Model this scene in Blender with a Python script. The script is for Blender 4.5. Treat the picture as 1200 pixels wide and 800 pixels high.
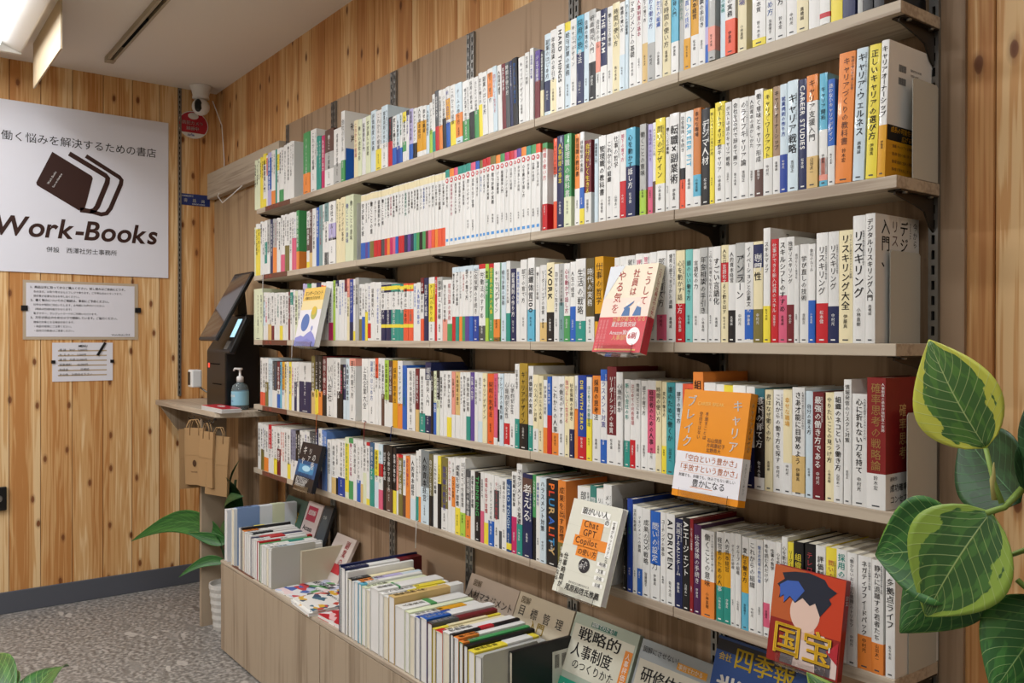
import bpy, bmesh, math, random
from mathutils import Vector, Matrix
D=bpy.data; SC=bpy.context.scene; COL=SC.collection
for o in list(D.objects): D.objects.remove(o)
R=math.radians
def lin(h):
    h=h.lstrip('#')
    if len(h)==3: h=''.join(c*2 for c in h)
    v=[int(h[i:i+2],16)/255 for i in (0,2,4)]
    return tuple(c/12.92 if c<=.04045 else ((c+.055)/1.055)**2.4 for c in v)+(1,)
# ---------------------------------------------------------------- camera
CAMP=(3.4277,-1.2678,1.2129); YAW,PIT,ROL,FPX=0.9243,-0.0029,0.002,1005.95
cam=D.cameras.new('camera'); cam.sensor_width=36; cam.lens=36*FPX/1200; cam.clip_start=.02
co=D.objects.new('camera',cam); COL.objects.link(co); SC.camera=co
F=Vector((-math.sin(YAW)*math.cos(PIT),math.cos(YAW)*math.cos(PIT),math.sin(PIT)))
Rt=Vector((math.cos(YAW),math.sin(YAW),0)); U=Rt.cross(F)
R2=Rt*math.cos(ROL)+U*math.sin(ROL); U2=-Rt*math.sin(ROL)+U*math.cos(ROL)
co.matrix_world=Matrix(((R2.x,U2.x,-F.x,CAMP[0]),(R2.y,U2.y,-F.y,CAMP[1]),(R2.z,U2.z,-F.z,CAMP[2]),(0,0,0,1)))
# ---------------------------------------------------------------- world, exposure
w=D.worlds.new('world'); SC.world=w; w.use_nodes=True
w.node_tree.nodes['Background'].inputs[0].default_value=(.9,.95,1,1); w.node_tree.nodes['Background'].inputs[1].default_value=.05
SC.view_settings.view_transform='Standard'; SC.view_settings.look='None'; SC.view_settings.gamma=1
SC.view_settings.exposure=0.24
ZC=2.443
# lamps of the ceiling fixtures (x centre, y centre, length along x, power)
FIXTURES=[(0.0,-0.90,1.24,6),(1.9,-0.90,1.24,15),(3.6,-0.9,1.24,4),(0.3,-2.2,1.24,40),(2.2,-2.45,1.24,13)]
# ---------------------------------------------------------------- materials
MATS={}
def pmat(name,color,rough=.5,spec=.4,metal=0,coat=0,var=0.0,emit=0,trans=0,bump=0,ior=1.45):
    if name in MATS: return MATS[name]
    m=D.materials.new(name); m.use_nodes=True; nt=m.node_tree; b=nt.nodes['Principled BSDF']
    c=lin(color) if isinstance(color,str) else color
    b.inputs['Base Color'].default_value=c; b.inputs['Roughness'].default_value=rough
    b.inputs['Specular IOR Level'].default_value=spec; b.inputs['Metallic'].default_value=metal
    b.inputs['Coat Weight'].default_value=coat; b.inputs['IOR'].default_value=ior
    if trans: b.inputs['Transmission Weight'].default_value=trans
    if emit: b.inputs['Emission Color'].default_value=c; b.inputs['Emission Strength'].default_value=emit
    if var:
        oi=nt.nodes.new('ShaderNodeObjectInfo'); mr=nt.nodes.new('ShaderNodeMapRange'); hs=nt.nodes.new('ShaderNodeHueSaturation')
        mr.inputs[3].default_value=1-var; mr.inputs[4].default_value=1+var*.4
        nt.links.new(oi.outputs['Random'],mr.inputs[0]); nt.links.new(mr.outputs[0],hs.inputs['Value'])
        hs.inputs['Color'].default_value=c; nt.links.new(hs.outputs[0],b.inputs['Base Color'])
    if bump:
        n=nt.nodes.new('ShaderNodeTexNoise'); n.inputs['Scale'].default_value=bump; bp=nt.nodes.new('ShaderNodeBump'); bp.inputs['Strength'].default_value=.15
        nt.links.new(n.outputs[0],bp.inputs['Height']); nt.links.new(bp.outputs[0],b.inputs['Normal'])
    MATS[name]=m; return m
def nodes(m):
    nt=m.node_tree; L=nt.links
    def N(t,**k):
        n=nt.nodes.new('ShaderNode'+t)
        for a,v in k.items():
            if a[0]=='i': n.inputs[int(a[1:])].default_value=v
            else: setattr(n,a,v)
        return n
    return nt,L,N
def ramp(N,stops):
    r=N('ValToRGB'); e=r.color_ramp.elements
    while len(e)>1: e.remove(e[-1])
    e[0].position,e[0].color=stops[0][0],lin(stops[0][1])
    for p,c in stops[1:]:
        q=e.new(p); q.color=lin(c)
    return r
def cedar(name,axis,c0,c1,c2,knot):
    """vertical softwood boards; axis = 'x' or 'y', the horizontal direction of the wall"""
    m=pmat(name,'#c89860',.55,.3); nt,L,N=nodes(m); b=nt.nodes['Principled BSDF']
    g=N('NewGeometry'); s=N('SeparateXYZ'); L.new(g.outputs['Position'],s.inputs[0]); oi=N('ObjectInfo')
    h=s.outputs[0 if axis=='x' else 1]
    ro=N('Math',operation='MULTIPLY',i1=37.0); L.new(oi.outputs['Random'],ro.inputs[0])
    cb=N('CombineXYZ'); L.new(h,cb.inputs[0]); L.new(ro.outputs[0],cb.inputs[1]); L.new(s.outputs[2],cb.inputs[2])
    mp=N('Mapping'); mp.inputs['Scale'].default_value=(24,1,1.0); L.new(cb.outputs[0],mp.inputs[0])
    n1=N('TexNoise',i2=1.1,i3=2.0); L.new(mp.outputs[0],n1.inputs[0])
    # cathedral rings
    mu=N('Math',operation='MULTIPLY',i1=14.0); L.new(n1.outputs[0],mu.inputs[0])
    sn=N('Math',operation='SINE'); mu2=N('Math',operation='MULTIPLY',i1=3.0); L.new(mu.outputs[0],mu2.inputs[0]); L.new(mu2.outputs[0],sn.inputs[0])
    mp2=N('Mapping'); mp2.inputs['Scale'].default_value=(170,1,3); L.new(cb.outputs[0],mp2.inputs[0])
    n2=N('TexNoise',i2=1.0,i3=3.0); L.new(mp2.outputs[0],n2.inputs[0])
    # broad sap/heart bands across the board
    mp3=N('Mapping'); mp3.inputs['Scale'].default_value=(13,1,.25); L.new(cb.outputs[0],mp3.inputs[0])
    n3=N('TexNoise',i2=1.0,i3=0.0); L.new(mp3.outputs[0],n3.inputs[0])
    a1=N('MapRange',i1=-1.0,i2=1.0,i3=-.09,i4=.09); L.new(sn.outputs[0],a1.inputs[0])
    a2=N('MapRange',i1=.3,i2=.7,i3=-.13,i4=.13); L.new(n2.outputs[0],a2.inputs[0])
    ad=N('Math',operation='ADD'); L.new(n3.outputs[0],ad.inputs[0]); L.new(a1.outputs[0],ad.inputs[1])
    ad2=N('Math',operation='ADD'); L.new(ad.outputs[0],ad2.inputs[0]); L.new(a2.outputs[0],ad2.inputs[1])
    r=ramp(N,[(.3,c2),(.47,c1),(.56,c1),(.66,c0)]); L.new(ad2.outputs[0],r.inputs[0])
    # knots
    kc=N('CombineXYZ'); L.new(h,kc.inputs[0]); L.new(s.outputs[2],kc.inputs[1])
    mk=N('Mapping'); mk.inputs['Scale'].default_value=(10,4.6,1); L.new(kc.outputs[0],mk.inputs[0])
    v=N('TexVoronoi',i2=1.0); v.voronoi_dimensions='2D'; v.inputs['Randomness'].default_value=.9; L.new(mk.outputs[0],v.inputs['Vector'])
    sc_=N('SeparateColor'); L.new(v.outputs['Color'],sc_.inputs[0]); gt=N('Math',operation='LESS_THAN',i1=.36); L.new(sc_.outputs[0],gt.inputs[0]); gm=N('Math',operation='MULTIPLY',i1=2.0); L.new(gt.outputs[0],gm.inputs[0])
    nk=N('TexNoise',i2=30.0); L.new(g.outputs['Position'],nk.inputs[0])
    dk=N('Math',operation='MULTIPLY_ADD',i1=.05); L.new(nk.outputs[0],dk.inputs[0]); L.new(v.outputs['Distance'],dk.inputs[2])
    dk2=N('Math',operation='ADD'); L.new(dk.outputs[0],dk2.inputs[0]); L.new(gm.outputs[0],dk2.inputs[1])
    kr=ramp(N,[(.055,'#000'),(.085,'#555'),(.10,'#ccc'),(.16,'#fff')]); L.new(dk2.outputs[0],kr.inputs[0])
    mx=N('Mix',data_type='RGBA'); mx.inputs[6].default_value=lin(knot); L.new(kr.outputs[0],mx.inputs[0]); L.new(r.outputs[0],mx.inputs[7])
    L.new(mx.outputs[2],b.inputs['Base Color'])
    return m
def oak(name,axis,c0,c1,rough=.5,sc=1.0):
    """grey oak laminate with the grain running along axis"""
    m=pmat(name,'#a09080',rough,.35); nt,L,N=nodes(m); b=nt.nodes['Principled BSDF']
    g=N('NewGeometry'); mp=N('Mapping'); L.new(g.outputs['Position'],mp.inputs[0])
    S={'x':(4,110,110),'y':(110,4,110),'z':(60,60,2.5)}[axis]; mp.inputs['Scale'].default_value=tuple(v*sc for v in S)
    n=N('TexNoise',i2=1.0,i3=4.0); L.new(mp.outputs[0],n.inputs[0])
    mp2=N('Mapping'); mp2.inputs['Scale'].default_value={'x':(.8,14,14),'y':(14,.8,14),'z':(9,9,.6)}[axis]; L.new(g.outputs['Position'],mp2.inputs[0])
    n2=N('TexNoise',i2=1.0,i3=1.0); L.new(mp2.outputs[0],n2.inputs[0])
    ad=N('Math',operation='ADD'); L.new(n.outputs[0],ad.inputs[0]); L.new(n2.outputs[0],ad.inputs[1])
    r=ramp(N,[(.75,c1),(1.2,c0)]); L.new(ad.outputs[0],r.inputs[0]); L.new(r.outputs[0],b.inputs['Base Color'])
    return m
M_wl=cedar('cedar_boards_side','y','#e6c594','#d4a66e','#bd834a','#7d4c2a')
M_wb=cedar('cedar_boards_rear','x','#dab684','#c79660','#b17a48','#6a4024')
M_oakx=oak('grey_oak_shelf','x','#bfb29e','#a29280')
M_oakz=oak('grey_oak_upright_grain','z','#ab9a84','#8d7b66')
M_ply=oak('walnut_toned_panel','z','#a58c72','#80684f')
M_ply2=oak('pale_panel','z','#b09674','#987c5e')
M_ceil=pmat('ceiling_paint','#e4ddd4',.8,.2)
M_paint=pmat('plain_wall_paint','#cfc4b4',.8,.2)
M_base=pmat('dark_vinyl_baseboard','#555860',.5,.4)
def floor_mat():
    m=pmat('stone_pattern_vinyl_floor','#7a7066',.42,.4); nt,L,N=nodes(m); b=nt.nodes['Principled BSDF']
    g=N('NewGeometry'); n0=N('TexNoise',i2=7.0); L.new(g.outputs['Position'],n0.inputs[0])
    mv=N('VectorMath',operation='MULTIPLY_ADD'); mv.inputs[1].default_value=(.10,.10,0); L.new(n0.outputs[1],mv.inputs[0]); L.new(g.outputs['Position'],mv.inputs[2])
    n=N('TexNoise',i2=60.0,i3=6.0); L.new(g.outputs['Position'],n.inputs[0])
    r2=ramp(N,[(.36,'#66635f'),(.5,'#85827d'),(.64,'#a5a29c')]); L.new(n.outputs[0],r2.inputs[0])
    out=r2.outputs[0]
    for sc,off,rg,cols in ((9,0.0,.34,['#55534f','#8a8883','#65625e']),(17,3.1,.38,['#bfbbb4','#8f8c87','#74716c']),(28,7.7,.38,['#676460','#b2aea8','#8b8884'])):
        mp=N('Mapping'); mp.inputs['Scale'].default_value=(sc*.6,sc*1.5,1); mp.inputs['Location'].default_value=(off,off,0); mp.inputs['Rotation'].default_value=(0,0,.35+off*.05); L.new(mv.outputs[0],mp.inputs[0])
        v=N('TexVoronoi',i2=1.0); L.new(mp.outputs[0],v.inputs['Vector']); s=N('SeparateColor'); L.new(v.outputs['Color'],s.inputs[0])
        r=ramp(N,[(0,cols[0]),(.4,cols[1]),(.75,cols[2])]); L.new(s.outputs[0],r.inputs[0])
        on=N('Math',operation='GREATER_THAN',i1=.62); L.new(s.outputs[1],on.inputs[0])
        ed=N('MapRange',i1=rg,i2=rg-.1); L.new(v.outputs['Distance'],ed.inputs[0])
        mu=N('Math',operation='MULTIPLY'); L.new(on.outputs[0],mu.inputs[0]); L.new(ed.outputs[0],mu.inputs[1]); mu2=N('Math',operation='MULTIPLY',i1=.75); L.new(mu.outputs[0],mu2.inputs[0])
        mx=N('Mix',data_type='RGBA'); L.new(mu2.outputs[0],mx.inputs[0]); L.new(out,mx.inputs[6]); L.new(r.outputs[0],mx.inputs[7]); out=mx.outputs[2]
    L.new(out,b.inputs['Base Color']); return m
M_floor=floor_mat()
PAL=dict(w='e6e6e2',i='cfe0e8',g='b4b5b1',c='eadfb6',k='17171a',n='1b2450',b='2560b8',s='62b4d0',t='2a9082',G='48985a',l='a8cc4c',y='ecd944',Y='dca01c',o='e8893a',r='c4202a',R='701e26',p='d9607f',m='c22a64',P='5c4490',B='5c4038',O='7a7038',T='d8b878',e='dde4c2',d='4a4d50',q='e89a88',z='e65c3c',v='b8b0d8',x='1c3f98',h='7a9c9c')
CN=dict(w='white',i='pale blue',g='grey',c='cream',k='black',n='navy',b='blue',s='sky blue',t='teal',G='green',l='lime green',y='yellow',Y='mustard',o='orange',r='red',R='maroon',p='pink',m='crimson',P='purple',B='brown',O='olive',T='tan',e='pale green',d='dark grey',q='salmon',z='coral',v='lavender',x='royal blue',h='grey-teal')
def cmat(c):
    if len(c)>1: return pmat('book_cover_'+c,'#'+c,.38,.45,coat=.1)
    return pmat('book_cover_'+CN[c].replace(' ','_').replace('-','_'),'#'+PAL[c],.38,.45,coat=.1,var=.08 if c in 'wigce' else .05)
def tmat(c): return pmat('ink_'+(c if len(c)>1 else CN[c].replace(' ','_').replace('-','_')),'#'+(c if len(c)>1 else PAL[c]),.5,.3)
M_page=pmat('page_paper','#ddd6c2',.8,.1,bump=0); M_pagew=pmat('white_page_paper','#dfdedb',.8,.1)
M_steel=pmat('galvanised_steel','#8d8c88',.35,.5,metal=.8); M_slot=pmat('slot_shadow_gap','#0a0a0a',.9,.1)
M_brk=pmat('dark_bronze_bracket','#3a332c',.4,.5,metal=.6); M_plate=pmat('grey_enamel_bookend','#bcbcb2',.45,.4)
M_black=pmat('black_plastic','#0e0e10',.35,.5); M_white=pmat('white_plastic','#e2e2e0',.4,.4)
M_clear=pmat('clear_acrylic','#ffffff',.05,.5,trans=1.0,ior=1.3)
# ---------------------------------------------------------------- mesh helpers
class MB:
    def __init__(s): s.v=[];s.f=[];s.mi=[];s.ms=[]
    def m(s,mat):
        if mat not in s.ms: s.ms.append(mat)
        return s.ms.index(mat)
    def add(s,vs,fs,mat,fn=None):
        b=len(s.v); k=s.m(mat)
        s.v+= [fn(p) for p in vs] if fn else [tuple(p) for p in vs]
        s.f+=[tuple(b+i for i in f) for f in fs]; s.mi+=[k]*len(fs)
    def box(s,a,b,mat,fn=None):
        (x0,y0,z0),(x1,y1,z1)=a,b
        vs=[(x0,y0,z0),(x1,y0,z0),(x1,y1,z0),(x0,y1,z0),(x0,y0,z1),(x1,y0,z1),(x1,y1,z1),(x0,y1,z1)]
        s.add(vs,[(3,2,1,0),(4,5,6,7),(0,1,5,4),(1,2,6,5),(2,3,7,6),(3,0,4,7)],mat,fn)
    def prism(s,pts,fn,t,mat):
        """pts 2D outline (ccw), fn(u,v,w)->3D, thickness t"""
        n=len(pts); vs=[fn(u,v,0) for u,v in pts]+[fn(u,v,t) for u,v in pts]
        s.add(vs,[tuple(range(n))[::-1],tuple(range(n,2*n))]+[(i,(i+1)%n,n+(i+1)%n,n+i) for i in range(n)],mat)
    def tube(s,pts,r,mat,n=8,cap=True):
        pts=[Vector(p) for p in pts]; rs=r if isinstance(r,(list,tuple)) else [r]*len(pts); vs=[];up=None
        for i,p in enumerate(pts):
            t=(pts[min(i+1,len(pts)-1)]-pts[max(i-1,0)]).normalized()
            if up is None: up=t.orthogonal().normalized()
            up=(up-t*up.dot(t)).normalized(); sd=t.cross(up)
            for k in range(n):
                a=2*math.pi*k/n; vs.append(tuple(p+(up*math.cos(a)+sd*math.sin(a))*rs[i]))
        fs=[(i*n+k,i*n+(k+1)%n,(i+1)*n+(k+1)%n,(i+1)*n+k) for i in range(len(pts)-1) for k in range(n)]
        if cap: fs+=[tuple(range(n))[::-1],tuple(range((len(pts)-1)*n,len(pts)*n))]
        s.add(vs,fs,mat)
    def lathe(s,prof,c,mat,n=24,sx=1,sy=1):
        vs=[(c[0]+r*sx*math.cos(2*math.pi*k/n),c[1]+r*sy*math.sin(2*math.pi*k/n),c[2]+z) for r,z in prof for k in range(n)]
        fs=[(i*n+k,i*n+(k+1)%n,(i+1)*n+(k+1)%n,(i+1)*n+k) for i in range(len(prof)-1) for k in range(n)]
        fs+=[tuple(range(n))[::-1],tuple(range((len(prof)-1)*n,len(prof)*n))]
        s.add(vs,fs,mat)
    def mesh(s,name,smooth=False):
        me=D.meshes.new(name); me.from_pydata(s.v,[],s.f)
        for m in s.ms: me.materials.append(m)
        me.polygons.foreach_set('material_index',s.mi)
        if smooth: me.polygons.foreach_set('use_smooth',[True]*len(s.f))
        me.update(); return me
    def build(s,name,parent=None,smooth=False,bevel=0):
        o=D.objects.new(name,s.mesh(name,smooth)); COL.objects.link(o)
        if parent: o.parent=parent
        if bevel:
            b=o.modifiers.new('bevel','BEVEL'); b.width=bevel; b.segments=2; b.limit_method='ANGLE'
        return o
def tag(o,label,cat,group=None,kind=None):
    if kind=='structure': o['kind']=kind; return o
    o['label']=label; o['category']=cat
    if group: o['group']=group
    if kind: o['kind']=kind
    return o
def empty(name,loc,label=None,cat=None,group=None,rot=(0,0,0)):
    o=D.objects.new(name,None); COL.objects.link(o); o.location=loc; o.rotation_euler=rot; o.empty_display_size=.02
    if label: tag(o,label,cat,group)
    return o
def struct(o): o['kind']='structure'; return o
# ---------------------------------------------------------------- lettering
GL={}
QUAL=[1]
GS=D.scenes.new('glyph_scene'); GC=D.curves.new('glyph','FONT'); GC.size=1; GO=D.objects.new('glyph',GC); GS.collection.objects.link(GO)
def glyph(ch,bold):
    k=(ch,bold,QUAL[0])
    if k in GL: return GL[k]
    c=GC; c.body=ch; c.resolution_u=QUAL[0] if ord(ch)>255 else QUAL[0]+2; c.offset=.022 if bold and ord(ch)<256 else 0
    GS.view_layers[0].update()
    me=GO.to_mesh(); vs=[(v.co.x,v.co.y) for v in me.vertices]; fs=[tuple(p.vertices) for p in me.polygons]
    GO.to_mesh_clear()
    if vs:
        x0=min(v[0] for v in vs);x1=max(v[0] for v in vs); adv=x1-x0
    else: x0=0;adv=.3
    if bold and ord(ch)>255 and vs:      # heavier stroke: two offset copies of the character
        n0=len(vs); vs=[(a-.014,b) for a,b in vs]+[(a+.014,b+.012) for a,b in vs]; fs=fs+[tuple(n0+i for i in f) for f in fs]
    GL[k]=(vs,fs,x0,adv); return GL[k]
VROT='ー〜・（）「」―-'
def vtext(mb,s,cx,top,size,fn,mat,bold=False,pitch=1.02,mats=None,scx=1):
    """vertical line of writing centred on cx, running down from top; fn maps (u,v) to 3D. returns the lower end"""
    y=top
    lat=all(ord(c)<256 for c in s)
    for i,ch in enumerate(s):
        mt=mats[i%len(mats)] if mats else mat
        if ch==' ': y-=size*.4; continue
        vs,fs,x0,adv=glyph(ch,bold)
        if lat or (ord(ch)<256 and ch.isalnum() and len(s)>6 and False):
            k=size*1.1; q=[(cx+(v[1]-.36)*k, y-(v[0]-x0)*k) for v in vs]; y-=(adv+.15)*k
        elif ch in VROT:
            q=[(cx+(v[1]-.36)*size*scx, y-(v[0]-x0)*size*.9) for v in vs]; y-=max(adv,.3)*size*.95*1.05
        else:
            cxg=.5 if ord(ch)>255 else x0+adv/2
            q=[(cx+(v[0]-cxg)*size*scx, y-size*.5+(v[1]-.36)*size) for v in vs]; y-=size*pitch
        mb.add([fn(u,v) for u,v in q],fs,mt)
    return y
def htext(mb,s,x,y,size,fn,mat,bold=False,gap=.06,sx=1,shear=0):
    for ch in s:
        if ch in ' 　': x+=size*(.3 if ch==' ' else 1)*sx; continue
        vs,fs,x0,adv=glyph(ch,bold)
        if ord(ch)>255: x0=0; adv=.98
        q=[(x+(v[0]-x0)*size*sx+shear*v[1]*size, y+v[1]*size) for v in vs]; x+=(adv+gap if ord(ch)<256 else 1.0)*size*sx
        mb.add([fn(u,v) for u,v in q],fs,mat)
    return x
def hwidth(s,size,bold=False,gap=.06):
    w=0
    for ch in s:
        if ch in ' 　': w+=.3 if ch==' ' else 1
        elif ord(ch)>255: w+=1
        else: w+=glyph(ch,bold)[3]+gap
    return w*size
# ---------------------------------------------------------------- the room
Y0=.142          # face of the panel that carries the shelves
YW=.150; XL=-.932; XR=5.2; YF=-4.0
mb=MB(); mb.box((XL-.1,YF,-.06),(XR,YW+.1,0),M_floor); struct(mb.build('floor'))
mb=MB(); mb.box((XL-.1,YF,ZC),(XR,YW+.1,ZC+.08),M_ceil); struct(mb.build('ceiling'))
mb=MB(); mb.box((XL-.1,YF,0),(XL-.013,YW+.1,ZC),M_paint); wl=struct(mb.build('wall_left'))
mb=MB(); mb.box((XL-.013,YW+.013,0),(XR,YW+.1,ZC),M_paint); wb=struct(mb.build('wall_back'))
mb=MB(); mb.box((XR,YF,0),(XR+.1,YW+.1,ZC),M_paint); struct(mb.build('wall_right'))
mb=MB(); mb.box((XL-.1,YF-.1,0),(XR+.1,YF,ZC),M_paint); struct(mb.build('wall_front'))
def unit_plank(mat):
    m=MB(); e=.012
    pts=[(0,0),(1,0),(1,.75),(1-e,1),(e,1),(0,.75)]     # chamfered board seen from its end; 1 = room side
    m.prism(pts,lambda u,v,w:(u,v,w),1,mat); return m.mesh('plank')
pl=unit_plank(M_wl); pb=unit_plank(M_wb)
ys=[-.756,-.633,-.504,-.374,-.246,-.122,-.025,.07,YW+.004]
a=-.756
while a>-2.6: a-=.128; ys.insert(0,a)
for i in range(len(ys)-1):
    o=D.objects.new('plank',pl); COL.objects.link(o)
    # board runs along y, room side is +x
    o.matrix_world=Matrix(((0,.013,0,XL-.013),(ys[i+1]-ys[i]-.0016,0,0,ys[i]),(0,0,ZC,0),(0,0,0,1)))
    o.parent=wl; o.matrix_parent_inverse=Matrix()
xs=[XL]
random.seed(3)
while xs[-1]<4.3: xs.append(xs[-1]+random.choice((.118,.128,.128,.136)))
for i in range(len(xs)-1):
    o=D.objects.new('plank',pb); COL.objects.link(o)
    z0=1.9 if xs[i+1]<-.02 and False else 0
    o.matrix_world=Matrix(((xs[i+1]-xs[i]-.0016,0,0,xs[i]),(0,-.013,0,YW+.013),(0,0,ZC-z0,z0),(0,0,0,1)))
    o.parent=wb; o.matrix_parent_inverse=Matrix()
mb=MB(); mb.box((XL,-3,0),(XL+.012,YW,.095),M_base); struct(mb.build('baseboard_left',bevel=.002))
# backing panels for the shelves
mb=MB(); mb.box((0,Y0+.001,0),(.002,YW,.01),M_ply); back=struct(mb.build('trim_1'))
for i,(x0,x1,z1,mt) in enumerate([(XL,-.115,1.90,M_ply2),(0,.909,2.105,M_ply),(.911,1.819,2.105,M_ply),(1.821,2.765,2.105,M_ply)]):
    mb=MB(); mb.box((x0,Y0,0.0),(x1,YW-.0005,z1),mt); mb.build('panel',back)
mb=MB(); mb.box((XL+.001,.105,1.909),(0,Y0-.0005,2.035),M_oakx); struct(mb.build('trim_2',bevel=.002))
# slotted uprights
def upright(x,z0,z1,nx=(1,0),lab='',grp=None,wall=False):
    s=.025; n=int((z1-z0)/s); w=.008
    t=MB(); q=MB()
    if not wall:
        P=lambda u,v,z:(x+u,Y0-v,z)
    else: P=lambda u,v,z:(XL+v,x+u,z)
    def bx(m,u0,u1,v0,v1,a,b,mt):
        p=P(u0,v0,a); r=P(u1,v1,b); m.box(tuple(map(min,p,r)),tuple(map(max,p,r)),mt)
    bx(t,-w,-.0028,0,.008,z0,z1,M_steel); bx(t,.0028,w,0,.008,z0,z1,M_steel)
    for k in range(n+1): bx(t,-.0028,.0028,.004,.008,z0+k*s,min(z1,z0+k*s+.010),M_steel)
    bx(q,-.0027,.0027,.0002,.001,z0,z1,M_slot)
    o=t.build('slotted_upright'); tag(o,lab,'upright',grp); q.build('slot_backing',o); return o
SZ=[1.739,1.467,1.207,.946,.688]; WB=.455; TH=.0196
SN=['top','second','third','fourth','fifth']
ordn=['first','second','third','fourth','fifth','sixth','seventh','eighth','ninth','tenth','eleventh','twelfth','thirteenth','fourteenth','fifteenth','sixteenth','seventeenth','eighteenth','nineteenth','twentieth']
for k in range(0,7):
    for sgn in ((-1,1) if 0<k<6 else ((1,) if k==0 else (-1,))):
        side='' if not 0<k<6 else (' left' if sgn<0 else ' right')
        upright(k*WB+sgn*(.0105 if 0<k<6 else .012),.36,2.10,lab='slotted steel upright on the panel, '+('at the left end of the shelves' if k==0 else 'at the right end of the shelves' if k==6 else '%s one of the pair at the %s board joint'%('left' if sgn<0 else 'right',ordn[k-1])),grp='slotted shelf uprights')
upright(-.03,.93,ZC-.002,lab='slotted steel upright on the side wall beside the white shop sign',wall=True)
# shelf boards and brackets
for s in range(5):
    yo=.011 if s==0 else 0
    for k in range(6):
        m=MB(); x0=k*WB+.0008; x1=(k+1)*WB-.0008
        m.box((x0,yo,SZ[s]-TH),(x1,Y0-.0085,SZ[s]),M_oakx)
        o=m.build('shelf_board',bevel=.0012)
        tag(o,'grey oak shelf board on the %s shelf, %s'%(SN[s],['at the left end','second from the left end','third from the left end','third from the right end','second from the right end','at the right end'][k]),'shelf','grey oak shelf boards')
    for k in range(7):
        x=k*WB+(0 if 0<k<6 else (.012 if k==0 else -.012))
        r=empty('shelf_bracket',(x,Y0-.008,SZ[s]-TH-.0006),'dark steel bracket under the %s shelf %s'%(SN[s],'at its left end' if k==0 else 'at its right end' if k==6 else 'at the %s board joint from the left'%ordn[k-1]),'bracket','shelf brackets')
        m=MB(); L_=Y0-.010-yo-.012
        pts=[(0,0),(0,-.058),(.012,-.05),(.03,-.026),(.06,-.018),(L_,-.007),(L_,0)]
        m.prism(pts[::-1],lambda u,v,w:(-.0016+w,-u,v),.0032,M_brk)
        m.box((-.011,-L_,-.0022),(.011,-.004,0),M_brk)
        m.build('bracket_arm',r)
        for q in (.022,L_-.018):
            m=MB(); m.lathe([(.0045,-.0022),(.004,-.0045),(.0015,-.005)],(.0068,-q,0),M_steel,10); m.build('screw',r)
# leather tags on the shelf edges
M_lea=pmat('brown_leather','#6e4838',.6,.3); M_leat=tmat('b04838')
for s in range(5):
    yo=.011 if s==0 else 0
    m=MB(); x0,x1=.10,.345
    m.box((x0,yo-.0022,SZ[s]-TH+.0005),(x1,yo-.0003,SZ[s]-.0005),M_lea); o=m.build('shelf_tag',bevel=.0006)
    tag(o,'brown leather strip on the front edge of the %s shelf near its left end'%SN[s],'tag','leather strips on the shelf edges')
    m=MB(); htext(m,['キャリア・生き方','人事・労務','法律・制度','経営・組織','リーダーシップ'][s],x0+.03,SZ[s]-TH+.005,.0135,lambda u,v:(u,yo-.0026,v),M_leat); m.build('lettering',o)
# ---------------------------------------------------------------- books
TITLES='働き方改革の教科書|人事制度の基本|組織開発入門|はじめての労務管理|社会保険の手続き|キャリアデザイン|リーダーシップの本質|問いのデザイン|採用の思考法|人的資本経営|対話する組織|仕事の哲学|チームの作り方|評価制度の実務|就業規則の作り方|ハラスメント対策|マネジメントの基礎|働くことの意味|学び直しの技術|会議の進め方|部下の育て方|時間の使い方|幸せな職場|変わる働き方|心を動かす話し方|自分らしく生きる|経営者のための人事|給与計算の実務|年金相談の手引き|労働法のすすめ|新しい会社の形|ジョブ型雇用|テレワークの教科書|副業のはじめ方|メンタルヘルス入門|これからの組織|コーチングの基本|成果を出す習慣|管理職の教科書|会社のルール'.split('|')
AUTH='山田太一|佐々木圭|中村光|小林直樹|高橋誠|伊藤真|鈴木宏|加藤陽子|吉田正|松本健'.split('|')
def dark(c):
    r=lin(PAL.get(c,c)); return .3*r[0]+.59*r[1]+.11*r[2]<.22
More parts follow.
